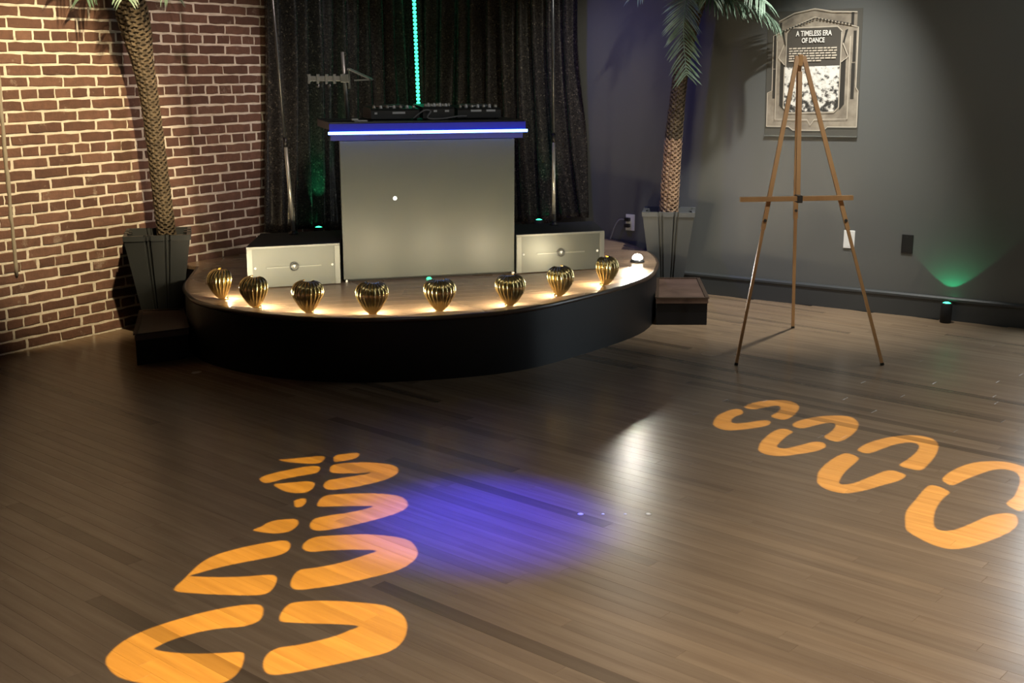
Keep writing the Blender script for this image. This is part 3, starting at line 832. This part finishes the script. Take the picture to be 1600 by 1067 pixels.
def trunk(e, path, rads, m_of, origin):
    path = [Vector(q) - Vector(origin) for q in path]
    dense = [Vector(q) for q in catmull([tuple(q) for q in path], 6, False)]
    rr = [q[0] for q in catmull([(r,) for r in rads], 6, False)]
    MB().tube(dense, [r * 0.86 for r in rr], 12).build('trunk', mtk, e)
    # leaf-base scales wrapped round the trunk in a spiral
    Ls = [0.0]
    for a, b in zip(dense, dense[1:]): Ls.append(Ls[-1] + (b - a).length)
    groups = {}
    ds = 0.0145; k = 0; s = 0.0; i = 0
    while s < Ls[-1]:
        while i < len(Ls) - 2 and Ls[i + 1] < s: i += 1
        u = (s - Ls[i]) / max(1e-6, Ls[i + 1] - Ls[i])
        c = dense[i].lerp(dense[i + 1], u); r = rr[i] + (rr[i + 1] - rr[i]) * u
        t = (dense[i + 1] - dense[i]).normalized()
        a = t.cross(Vector((0, 1, 0))).normalized(); b = t.cross(a)
        m_ = m_of(c + Vector(origin)); mb = groups.setdefault(m_, MB())
        nn = 7
        for j in range(nn):
            w_ = 2 * PI * (j + 0.5 * (k % 2)) / nn + random.uniform(-.08, .08)
            d = a * math.cos(w_) + b * math.sin(w_); tn = t.cross(d)
            hw = r * 0.46; lift = random.uniform(0.9, 1.25)
            p0 = c + d * r * 0.86 - t * 0.006
            vs = [p0 - tn * hw, p0 + tn * hw, p0 + tn * hw * 0.5 + t * 0.018 + d * r * 0.12 * lift, p0 + t * 0.032 + d * r * 0.26 * lift, p0 - tn * hw * 0.5 + t * 0.018 + d * r * 0.12 * lift, p0 + t * 0.012 + d * r * 0.24 * lift]
            mb.add(vs, [(0, 1, 5), (1, 2, 5), (2, 3, 5), (3, 4, 5), (4, 0, 5)])
        s += ds; k += 1
    for m_, mb in groups.items():
        o = mb.build('bark_scales', m_, e); o['kind'] = 'stuff'
def frond(e, path, leaf, origin, sag=0.5, n=34, wmax=0.012, seed=0):
    R = random.Random(seed)
    pts = [Vector(q) for q in catmull([tuple(Vector(p) - Vector(origin)) for p in path], 8, False)]
    mb = MB()
    m_ = len(pts)
    mb.tube(pts, [0.008 * (1 - 0.8 * i / m_) for i in range(m_)], 6)
    for q in range(n):
        u = 0.08 + 0.92 * q / (n - 1)
        fi = u * (m_ - 1); i = min(int(fi), m_ - 2)
        p = pts[i].lerp(pts[i + 1], fi - i); t = (pts[i + 1] - pts[i]).normalized()
        sd = t.cross(Vector((0, 0, 1)))
        if sd.length < 0.2: sd = t.cross(Vector((0, 1, 0)))
        sd.normalize(); upv = sd.cross(t)
        Lf = leaf * (0.55 + 0.45 * math.sin(PI * min(1, 0.15 + 0.8 * u))) * R.uniform(0.85, 1.1)
        for sgn in (-1, 1):
            d = (sd * sgn * 0.75 + t * 0.65 + upv * 0.15 + Vector((R.uniform(-.1, .1), R.uniform(-.1, .1), R.uniform(-.1, .1)))).normalized()
            c = p.copy(); ring = []
            wd = t.cross(d).cross(d).normalized()
            for k in range(5):
                f = k / 4
                wv = wmax * (0.5 + 1.2 * f) * (1 - f) ** 0.6 if k < 4 else 0.0005
                ring.append((c - wd * wv / 2, c + upv * 0.0015 * (1 - f), c + wd * wv / 2))
                d = (d + Vector((0, 0, -1)) * sag * 0.32).normalized()
                c = c + d * (Lf / 4)
            vs = [x for r_ in ring for x in r_]
            fs = []
            for k in range(4):
                a = k * 3
                fs += [(a, a + 1, a + 4, a + 3), (a + 1, a + 2, a + 5, a + 4)]
            mb.add(vs, fs)
    for i, p in enumerate(mb.v):      # leaves lie against the wall, never in it
        w_ = Vector(p) + Vector(origin); r_ = w_ - Vector((CX, CY, 0)); s_, t_ = r_.dot(EX), -r_.dot(DX)
        if s_ < 0.03: w_ += EX * (0.03 - s_ * 0.2)  if s_ > 0 else EX * (0.03 - s_)
        if t_ < 0.02: w_ -= DX * (0.02 - t_)
        mb.v[i] = tuple(w_ - Vector(origin))
    return mb.build('frond', mfr, e)
def arc_frond(c, ang, rise, reach, drop):
    d = Vector((math.cos(ang), math.sin(ang), 0))
    return [c, c + d * reach * 0.3 + Vector((0, 0, rise)), c + d * reach * 0.7 + Vector((0, 0, rise * 0.9)), c + d * reach + Vector((0, 0, -drop))]

# right palm, against the grey wall
PR = (1.068, 8.165, 0)
planter('planter', PR, math.radians(-9), 'dark grey tapered fluted planter against the grey wall right of the stage', mpl)
pr = empty('artificial_palm', (1.085, 8.165, 0.551), 0, 'tall palm with green fronds in the planter beside the grey wall', 'palm', 'potted artificial palms')
o3 = pr.location
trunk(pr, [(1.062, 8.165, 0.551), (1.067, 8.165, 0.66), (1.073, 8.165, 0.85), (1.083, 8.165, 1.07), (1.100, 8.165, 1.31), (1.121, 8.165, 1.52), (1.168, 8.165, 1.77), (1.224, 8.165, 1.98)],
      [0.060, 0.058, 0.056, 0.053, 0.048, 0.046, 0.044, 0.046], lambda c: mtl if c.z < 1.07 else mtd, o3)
cR = Vector((1.226, 8.165, 1.99))
frond(pr, [cR, (1.15, 8.05, 2.02), (1.105, 7.97, 1.90), (1.10, 7.95, 1.72), (1.125, 7.95, 1.50)], 0.20, o3, 0.25, 38, 0.013, 1)
frond(pr, [cR, (1.29, 8.05, 1.99), (1.40, 7.95, 1.96), (1.53, 7.88, 1.92), (1.64, 7.84, 1.84)], 0.28, o3, 0.75, 60, 0.015, 2)
frond(pr, [cR, (1.31, 7.98, 2.10), (1.44, 7.80, 2.06), (1.55, 7.66, 1.93)], 0.22, o3, 0.9, 30, 0.012, 3)
for i, (a, ri, re, dr) in enumerate([(-2.6, .22, .50, -.02), (-0.62, .22, .42, -.1), (2.55, .30, .32, -.2), (-1.6, .26, .5, .02), (-2.1, .34, .40, -.2)]):
    frond(pr, arc_frond(cR, a, ri, re, dr), 0.22, o3, 0.7, 30, 0.012, 10 + i)

# left palm, against the brick wall
PL = (-2.085, 7.05, 0)
planter('planter', PL, math.radians(14), 'black tapered fluted planter beside the brick wall left of the stage', mpd, half=0.188)
pl = empty('artificial_palm', (-2.062, 7.125, 0.551), 0, 'tall palm leaning to the left in the planter before the brick wall', 'palm', 'potted artificial palms')
o2 = pl.location
trunk(pl, [(-2.055, 7.125, 0.551), (-2.060, 7.125, 0.65), (-2.070, 7.12, 0.83), (-2.083, 7.115, 1.09), (-2.100, 7.11, 1.345), (-2.122, 7.10, 1.56), (-2.150, 7.09, 1.775), (-2.172, 7.08, 1.95)],
      [0.050, 0.050, 0.049, 0.048, 0.048, 0.058, 0.082, 0.075], lambda c: mtd, o2)
cL = Vector((-2.172, 7.08, 1.97))
frond(pl, [cL, (-2.10, 7.0, 2.08), (-1.98, 6.92, 2.06), (-1.88, 6.86, 1.95)], 0.20, o2, 0.8, 30, 0.012, 4)
frond(pl, [cL, (-2.24, 7.0, 2.06), (-2.30, 6.9, 2.02), (-2.33, 6.82, 1.93)], 0.18, o2, 0.8, 28, 0.012, 5)
frond(pl, [cL, (-2.15, 6.98, 2.05), (-2.12, 6.86, 2.02), (-2.10, 6.78, 1.92)], 0.16, o2, 0.8, 26, 0.012, 6)
for i, (a, ri, re, dr) in enumerate([(-0.4, .28, .5, -.05), (0.7, .26, .45, -.1), (-1.9, .30, .45, -.1), (1.6, .3, .3, -.2)]):
    frond(pl, arc_frond(cL, a, ri, re, dr), 0.22, o2, 0.7, 28, 0.012, 20 + i)

# ================================================================== EASEL
es = empty('easel', (1.58, 6.45, 0), 0, 'empty wooden tripod easel standing before the poster on the grey wall', 'easel')
eo = Vector((1.58, 6.45, 0))
topL, topR = Vector((1.512, 6.55, 1.60)), Vector((1.545, 6.55, 1.60))
fL, fR, fB = Vector((1.189, 6.20, 0)), Vector((1.967, 6.20, 0)), Vector((1.705, 7.14, 0))
def leg(a, b, name, w_=0.022):
    a = a - eo; b = b - eo
    mid = a.lerp(b, 0.56)
    mb = MB(); mb.bar(a, mid, w_, 0.016, up=(0, 1, 0)); mb.bar(a.lerp(b, 0.50), b + (a - b).normalized() * 0.012, w_ * 0.72, 0.012, up=(0, 1, 0))
    l_ = mb.build(name, M['pine'], es)
    f_ = MB().bar(b + (a - b).normalized() * 0.014, b + (a - b).normalized() * 0.0005, w_ * 0.8, 0.014, up=(0, 1, 0)).build('rubber_foot', M['black'], l_)
    c_ = a.lerp(b, 0.53)
    MB().tube([c_ + Vector((0, -0.018, 0)), c_ + Vector((0, 0.018, 0))], 0.008, 10).build('wing_nut', M['dark_metal'], l_)
leg(topL, fL, 'leg'); leg(topR, fR, 'leg')
leg(Vector((1.528, 6.575, 1.585)), fB, 'leg', 0.024)
MB().box(-0.012, 0.012, -0.012, 0.012, 0, 0.06, 0.003).build('head_block', M['pine'], es).location = topL.lerp(topR, 0.5) - eo + Vector((0, 0.0, -0.05))
tb = topL.lerp(fL, 0.46) - eo
br = MB().bar((1.205 - 1.58, -0.085, 0.862), (1.80 - 1.58, -0.085, 0.872), 0.030, 0.024, up=(0, 0, 1)); br.build('ledge', M['pine'], es)
c_ = MB().bar(topL.lerp(topR, .5) - eo + Vector((0, -0.005, -0.08)), Vector((1.518, 6.40, 0.88)) - eo, 0.022, 0.014, up=(0, 1, 0)); c_.build('mast', M['pine'], es)
MB().box(1.518 - 1.58 - 0.014, 1.518 - 1.58 + 0.014, -0.105, -0.03, 0.845, 0.885, 0.003).build('ledge_clamp', M['dark_metal'], es)

# ================================================================== WALL PLATES
def plate(s, name, m, label, plugs=False):
    e = empty(name, room(s, 0.0, 0.4572), TH, label, 'outlet' if plugs else 'wall plate')
    MB().box(-0.036, 0.036, -0.007, 0.0, -0.058, 0.058, 0.003).build('plate', m, e)
    if plugs:
        for dz in (0.022, -0.022):
            mb = MB().box(-0.034, 0.004, -0.036, -0.006, dz - 0.013, dz + 0.013, 0.004)
            mb.build('plug', M['black'], e)
        cd = MB()
        cd.tube(catmull([(-0.03, -0.03, 0.02), (-0.07, -0.04, 0.018), (-0.10, -0.05, -0.03), (-0.125, -0.05, -0.10), (-0.135, -0.05, SZ - 0.4572 + 0.004)], 6, False), 0.0045, 6)
        cd.build('cord', M['cable'], e)
    else:
        for dz in (0.042, -0.042):
            sc = MB().lathe([(0.0, 0), (0.0035, 0), (0.0, 0.002)], 8).build('screw', m, e); sc.location = (0, -0.007, dz); sc.rotation_euler = (PI / 2, 0, 0)
to_s = lambda x, y: (Vector((x - CX, y - CY, 0))).dot(EX)
plate(to_s(0.849, 8.596), 'power_outlet', M['white'], 'white power outlet with two black plugs and a cord, above the stage', True)
plate(to_s(2.181, 7.731), 'blank_plate', M['white'], 'white blank wall plate behind the right leg of the easel')
plate(to_s(2.492, 7.529), 'blank_plate', M['black'], 'black blank wall plate on the grey wall right of the easel')

# ================================================================== POSTER
pw, ph_ = 0.618, 0.822
ps0 = to_s(1.672, 8.062)
po = empty('poster', room(ps0, 0.0, 1.098), TH, 'art deco framed poster about dance on the grey wall behind the easel', 'poster')
po.rotation_euler = (0, math.radians(-1.0), TH)
mpo = mat('poster_dark_paper', (0.085, 0.082, 0.072), 0.5)
mcr = mat('poster_cream_ink', (0.56, 0.50, 0.41), 0.5)
mtp = mat('poster_taupe_ink', (0.30, 0.26, 0.21), 0.5)
setc(mtp, ramp(mtp, noise(mtp, 9, 4), [(0.35, (0.20, 0.17, 0.135)), (0.7, (0.40, 0.35, 0.28))]))
mdk = mat('poster_black_ink', (0.035, 0.032, 0.028), 0.5)
mph = mat('poster_photo_print', (0.5, 0.5, 0.5), 0.5)
N, L = nodes(mph)
nz = noise(mph, 26, 3, 0.6); nz2 = noise(mph, 8, 2, 0.5)
tcp = N.new('ShaderNodeTexCoord'); sx_ = N.new('ShaderNodeSeparateXYZ'); L.new(tcp.outputs['Object'], sx_.inputs[0])
gr = mapr(mph, sx_.outputs['Y'], 0.40, 0.15, 0.10, -0.05)
ad = N.new('ShaderNodeMath'); ad.operation = 'ADD'; L.new(nz, ad.inputs[0]); L.new(gr, ad.inputs[1])
setc(mph, ramp(mph, ad.outputs[0], [(0.40, (0.03, 0.03, 0.028)), (0.48, (0.18, 0.17, 0.16)), (0.53, (0.62, 0.60, 0.55)), (0.62, (0.80, 0.78, 0.73))]))
def pz(x, y): return ((x - 70) / 710 * pw, (1040 - y) / 1000 * ph_)
layer = [0]
def ink(name, loops, m, lift=None):
    layer[0] += 1
    o = curve_mesh(name, loops, m, po)
    o.rotation_euler = (PI / 2, 0, 0); o.location = (0, -0.0035 - 0.00035 * layer[0], 0)
    return o
def P(*pts): return [pz(*q) for q in pts]
def stroke(pts, w_):
    """outline polygon of a polyline"""
    pts = [Vector(pz(*q)) for q in pts]; a = []; b = []
    for i, p in enumerate(pts):
        d = (pts[min(i + 1, len(pts) - 1)] - pts[max(i - 1, 0)]).normalized(); n_ = Vector((-d.y, d.x)) * w_ / 2
        a.append(tuple(p + n_)); b.append(tuple(p - n_))
    return a + b[::-1]
MB().box(0, pw, -0.0035, 0.0, 0, ph_ - 0.03).build('backing_board', mpo, po)
MB().box(0.0, pw, -0.012, 0.0, 0.0, 0.006).build('bottom_edge', M['grey_metal'], po)
ink('printed_arch', [P((85, 960), (85, 700), (118, 680), (118, 262), (158, 236), (158, 152), (275, 92), (430, 66), (560, 90), (742, 100), (742, 208), (757, 240), (757, 660), (772, 690), (772, 960), (552, 966), (530, 992), (290, 992), (260, 960))], mtp)
for lp in [P((122, 520), (142, 520), (142, 745), (122, 745)), P((714, 480), (740, 480), (740, 750), (714, 750)), P((178, 455), (216, 490), (216, 835), (178, 800)), P((634, 470), (672, 436), (672, 790), (636, 835)),
                      P((120, 262), (140, 255), (140, 510), (120, 510)), P((720, 240), (742, 240), (742, 470), (720, 470)), P((182, 230), (200, 232), (216, 340), (206, 330)), P((660, 235), (680, 225), (655, 330), (645, 320)),
                      P((165, 165), (182, 160), (182, 232), (165, 236)), P((700, 104), (720, 104), (720, 200), (700, 195))]: ink('printed_band', [lp], mdk)
ink('title_panel', [P((228, 250), (256, 213), (600, 210), (634, 245), (634, 497), (226, 503))], mat('poster_brown_ink', (0.075, 0.068, 0.058), 0.5))
ink('printed_photo', [P((216, 503), (628, 497), (628, 810), (595, 845), (250, 850), (216, 815))], mph)
lines = [stroke(q, 0.0052) for q in (
    [(85, 962), (85, 700), (120, 682), (120, 262), (175, 236), (430, 130), (690, 196), (754, 214), (754, 662), (772, 690), (772, 962)],
    [(85, 962), (258, 962), (292, 990), (530, 990), (556, 962), (772, 962)], [(212, 500), (212, 815), (250, 856), (598, 850), (634, 812), (634, 246)],
    [(222, 500), (222, 245), (256, 205), (602, 203), (640, 240)], [(150, 300), (150, 905), (400, 908), (425, 950), (455, 906), (700, 900), (700, 280)],
    [(205, 330), (165, 430), (212, 486)], [(648, 330), (690, 430), (640, 470)], [(430, 66), (275, 95), (160, 152)], [(430, 66), (560, 92), (742, 102)])]
for lp in lines: ink('printed_line', [lp], mcr)
dots = []
for a, b in (((200, 226), (420, 146)), ((450, 140), (700, 190))):
    for k in range(11):
        x = a[0] + (b[0] - a[0]) * k / 10; y = a[1] + (b[1] - a[1]) * k / 10
        dots.append(P((x - 7, y - 5), (x + 7, y - 5), (x + 7, y + 6), (x - 7, y + 6)))
ink('printed_dots', dots, mdk)
R = random.Random(3); words = []
for r in range(6):
    y = 362 + r * 19; x = 246
    while x < 600:
        w_ = R.uniform(14, 42); x2 = min(x + w_, 606)
        if r == 5 and x > 470: break
        words.append(P((x, y - 5), (x2, y - 6), (x2, y + 5), (x, y + 6))); x = x2 + 7
ink('small_print', words, mcr)
for body, (x, y), sz in (('A TIMELESS ERA', (428, 252), 0.046), ('OF DANCE', (425, 304), 0.042)):
    xx, yy = pz(x, y); layer[0] += 1
    text_mesh('title_lettering', body, sz, mat('title_ink', (0.85, 0.83, 0.78), 0.5), po, (xx, -0.0036 - 0.00035 * layer[0], yy), (PI / 2, 0, 0), sx=0.72, bold=0.0009)

# ================================================================== SMALL FLOOR DOTS: thin white discs
for x, lab in zip((0.243, 0.323, 0.402, 0.484), ('leftmost of four tiny pale dots on the floor before the stage', 'second from left of four tiny pale dots on the floor', 'third from left of four tiny pale dots on the floor', 'rightmost of four tiny pale dots on the floor')):
    o = MB().lathe([(0.0, 0.0), (0.011 if x in (0.243, 0.484) else 0.006, 0.0), (0.008 if x in (0.243, 0.484) else 0.004, 0.0015), (0.0, 0.002)], 14).build('floor_dot', M['white'], None, (x, 4.026, 0.0))
    tag(o, lab, 'marker', 'pale dots on the floor')

# ================================================================== GOBO PROJECTORS
# floor-plan outlines of the light figures, in metres
FIG_A = [
    [(-0.719,4.621),(-0.723,4.666),(-0.710,4.694),(-0.644,4.718),(-0.627,4.705),(-0.626,4.670),(-0.644,4.636),(-0.675,4.618),(-0.702,4.603),(-0.715,4.609)],
    [(-0.713,4.488),(-0.719,4.539),(-0.707,4.571),(-0.666,4.588),(-0.595,4.597),(-0.532,4.588),(-0.482,4.567),(-0.457,4.534),(-0.447,4.495),(-0.454,4.445),(-0.487,4.390),(-0.542,4.342),(-0.605,4.302),(-0.661,4.278),(-0.692,4.280),(-0.711,4.309),(-0.713,4.349),(-0.703,4.383),(-0.661,4.408),(-0.608,4.434),(-0.565,4.457),(-0.553,4.477),(-0.603,4.465),(-0.650,4.465),(-0.697,4.468)],
    [(-0.701,4.105),(-0.707,4.142),(-0.701,4.192),(-0.679,4.220),(-0.619,4.233),(-0.552,4.238),(-0.485,4.234),(-0.430,4.217),(-0.395,4.179),(-0.379,4.130),(-0.382,4.081),(-0.412,4.033),(-0.467,3.981),(-0.536,3.930),(-0.605,3.888),(-0.656,3.869),(-0.684,3.880),(-0.699,3.913),(-0.699,3.958),(-0.687,3.987),(-0.640,4.016),(-0.584,4.039),(-0.528,4.075),(-0.502,4.105),(-0.558,4.105),(-0.619,4.105),(-0.670,4.100)],
    [(-0.691,3.718),(-0.689,3.773),(-0.661,3.813),(-0.598,3.827),(-0.495,3.836),(-0.407,3.818),(-0.343,3.779),(-0.311,3.696),(-0.313,3.623),(-0.356,3.542),(-0.438,3.483),(-0.526,3.432),(-0.600,3.404),(-0.653,3.393),(-0.678,3.427),(-0.682,3.493),(-0.667,3.542),(-0.621,3.558),(-0.549,3.596),(-0.482,3.654),(-0.445,3.696),(-0.530,3.703),(-0.605,3.696),(-0.662,3.686)],
    [(-0.664,3.182),(-0.671,3.232),(-0.661,3.288),(-0.631,3.309),(-0.556,3.316),(-0.463,3.306),(-0.377,3.283),(-0.324,3.232),(-0.299,3.158),(-0.301,3.064),(-0.334,2.997),(-0.412,2.953),(-0.508,2.908),(-0.583,2.877),(-0.629,2.870),(-0.653,2.897),(-0.664,2.946),(-0.659,2.989),(-0.637,3.019),(-0.584,3.037),(-0.506,3.079),(-0.455,3.126),(-0.436,3.150),(-0.489,3.161),(-0.562,3.166),(-0.622,3.171)],
    [(-0.941,4.631),(-0.915,4.636),(-0.870,4.651),(-0.823,4.666),(-0.786,4.679),(-0.764,4.666),(-0.759,4.643),(-0.765,4.606),(-0.781,4.583),(-0.819,4.582),(-0.869,4.591),(-0.915,4.609)],
    [(-0.971,4.406),(-0.958,4.438),(-0.923,4.474),(-0.873,4.510),(-0.822,4.543),(-0.781,4.553),(-0.761,4.534),(-0.758,4.495),(-0.767,4.467),(-0.805,4.443),(-0.848,4.417),(-0.889,4.390),(-0.920,4.360),(-0.946,4.356),(-0.966,4.383)],
    [(-0.904,4.338),(-0.872,4.349),(-0.829,4.362),(-0.784,4.371),(-0.759,4.360),(-0.750,4.338),(-0.751,4.295),(-0.761,4.256),(-0.785,4.240),(-0.821,4.246),(-0.851,4.263),(-0.886,4.302)],
    [(-0.797,4.157),(-0.787,4.173),(-0.771,4.186),(-0.759,4.179),(-0.752,4.148),(-0.756,4.111),(-0.768,4.093),(-0.782,4.099),(-0.790,4.130)],
    [(-0.887,3.875),(-0.865,3.908),(-0.851,3.941),(-0.826,3.966),(-0.794,3.975),(-0.765,3.978),(-0.750,3.962),(-0.743,3.936),(-0.747,3.896),(-0.761,3.864),(-0.787,3.847),(-0.824,3.847),(-0.859,3.858)],
    [(-1.008,3.532),(-0.993,3.602),(-0.959,3.664),(-0.888,3.724),(-0.812,3.766),(-0.764,3.782),(-0.740,3.757),(-0.734,3.703),(-0.757,3.658),(-0.817,3.623),(-0.876,3.592),(-0.933,3.556),(-0.987,3.512),(-1.002,3.493),(-0.916,3.485),(-0.837,3.489),(-0.760,3.503),(-0.735,3.489),(-0.727,3.455),(-0.728,3.399),(-0.744,3.362),(-0.792,3.353),(-0.886,3.359),(-0.957,3.368),(-1.025,3.390),(-1.016,3.474)],
    [(-1.081,2.932),(-1.090,2.982),(-1.075,3.056),(-1.032,3.126),(-0.963,3.190),(-0.888,3.244),(-0.807,3.283),(-0.756,3.290),(-0.734,3.274),(-0.724,3.232),(-0.726,3.182),(-0.763,3.147),(-0.818,3.137),(-0.884,3.110),(-0.943,3.064),(-0.971,3.026),(-0.974,3.010),(-0.923,2.992),(-0.852,2.985),(-0.784,2.989),(-0.736,2.994),(-0.721,2.968),(-0.716,2.904),(-0.728,2.850),(-0.758,2.823),(-0.823,2.819),(-0.902,2.819),(-0.979,2.834),(-1.037,2.870)],
]
FIG_B = [
    [(0.898,5.147),(0.932,5.252),(0.996,5.338),(1.046,5.370),(1.063,5.330),(1.050,5.283),(1.005,5.233),(0.981,5.176),(0.993,5.139),(1.049,5.150),(1.120,5.184),(1.151,5.176),(1.150,5.139),(1.112,5.092),(1.041,5.056),(0.953,5.031),(0.910,5.056),(0.894,5.103)],
    [(1.083,5.398),(1.117,5.451),(1.184,5.501),(1.268,5.522),(1.320,5.501),(1.342,5.431),(1.322,5.350),(1.275,5.252),(1.225,5.195),(1.191,5.214),(1.177,5.252),(1.217,5.310),(1.251,5.390),(1.236,5.426),(1.173,5.390),(1.122,5.362),(1.092,5.378)],
    [(1.029,4.793),(1.058,4.876),(1.123,4.995),(1.178,5.056),(1.211,5.038),(1.218,5.002),(1.188,4.961),(1.139,4.876),(1.107,4.800),(1.137,4.777),(1.207,4.820),(1.280,4.869),(1.316,4.852),(1.306,4.793),(1.259,4.745),(1.180,4.704),(1.095,4.676),(1.041,4.698),(1.021,4.745)],
    [(1.245,5.121),(1.292,5.184),(1.393,5.244),(1.484,5.260),(1.537,5.233),(1.541,5.139),(1.502,5.031),(1.437,4.926),(1.382,4.872),(1.352,4.893),(1.341,4.943),(1.388,5.013),(1.432,5.103),(1.422,5.147),(1.362,5.121),(1.286,5.066),(1.250,5.074)],
    [(1.177,4.404),(1.205,4.489),(1.273,4.606),(1.352,4.704),(1.387,4.704),(1.406,4.652),(1.375,4.591),(1.309,4.489),(1.255,4.377),(1.254,4.336),(1.309,4.355),(1.396,4.432),(1.482,4.500),(1.523,4.466),(1.526,4.432),(1.481,4.377),(1.400,4.323),(1.311,4.264),(1.232,4.239),(1.181,4.283),(1.166,4.349)],
    [(1.436,4.768),(1.510,4.859),(1.625,4.937),(1.725,4.961),(1.786,4.926),(1.793,4.843),(1.744,4.714),(1.673,4.591),(1.610,4.503),(1.572,4.518),(1.543,4.561),(1.601,4.636),(1.675,4.745),(1.707,4.826),(1.682,4.859),(1.613,4.833),(1.533,4.768),(1.468,4.714),(1.438,4.729)],
    [(1.366,3.931),(1.405,4.046),(1.477,4.167),(1.568,4.309),(1.605,4.323),(1.627,4.283),(1.631,4.244),(1.591,4.193),(1.518,4.070),(1.464,3.931),(1.464,3.875),(1.513,3.875),(1.591,3.931),(1.689,4.011),(1.757,4.034),(1.782,4.011),(1.755,3.931),(1.693,3.853),(1.599,3.779),(1.516,3.727),(1.445,3.707),(1.396,3.748),(1.364,3.821),(1.353,3.875)],
    [(1.660,4.404),(1.737,4.503),(1.846,4.591),(1.950,4.612),(2.013,4.576),(2.034,4.489),(1.998,4.349),(1.907,4.167),(1.845,4.082),(1.810,4.058),(1.796,4.130),(1.847,4.193),(1.907,4.296),(1.959,4.404),(1.968,4.489),(1.911,4.512),(1.810,4.446),(1.729,4.377),(1.675,4.328),(1.655,4.349)],
]
def gobo(figs, lp, watts, color, label):
    lp = Vector(lp); dist = 0.30
    pts = [Vector((x, y, 0)) for f in figs for x, y in f]
    ax = sum(((p - lp).normalized() for p in pts), Vector()).normalized()
    for _ in range(40):      # centre the axis on the figures
        far = max(pts, key=lambda p: (p - lp).angle(ax)); ax = (ax * 20 + (far - lp).normalized()).normalized()
    half = max((p - lp).angle(ax) for p in pts) * 1.06
    q = ax.to_track_quat('-Z', 'Y'); Mx = q.to_matrix()
    xa, ya = Mx.col[0], Mx.col[1]
    e = bpy.data.objects.new('gobo_projector', None); col.objects.link(e)
    e.location = lp; e.rotation_euler = q.to_euler(); e.empty_display_size = 0.1
    tag(e, label, 'projector', 'ceiling gobo projectors')
    def onplate(p):
        d = p - lp; d = d * (dist / d.dot(ax)); return (d.dot(xa), d.dot(ya))
    loops = []
    for f in figs: loops.append([onplate(Vector((x, y, 0))) for x, y in catmull(f, 3)])
    R_ = dist * math.tan(half) + 0.03
    ring = [(R_ * math.cos(2 * PI * k / 48), R_ * math.sin(2 * PI * k / 48)) for k in range(48)]
    g = curve_mesh('gobo_plate', [ring] + loops, M['matte_black'], e); g.location = (0, 0, -dist)
    mb = MB().lathe([(R_, -dist - 0.03), (R_ + 0.004, -dist - 0.03), (R_ + 0.004, -dist + 0.04), (0.10, 0.02), (0.09, 0.14), (0.0, 0.14)], 32, cap=False)
    mb.build('housing', M['matte_black'], e)
    l = spot('gobo_light', lp, lp + ax, watts, color, math.degrees(half * 2), 0.05, 0.0005)
    l.rotation_euler = q.to_euler()
ORANGE = (1.0, 0.49, 0.02)
gobo(FIG_A, (-0.35, 2.3, 2.85), 1700, ORANGE, 'black gobo projector on the ceiling casting the left row of orange figures')
gobo(FIG_B, (2.1, 3.3, 2.85), 1500, (1.0, 0.53, 0.04), 'black gobo projector on the ceiling casting the right row of orange figures')
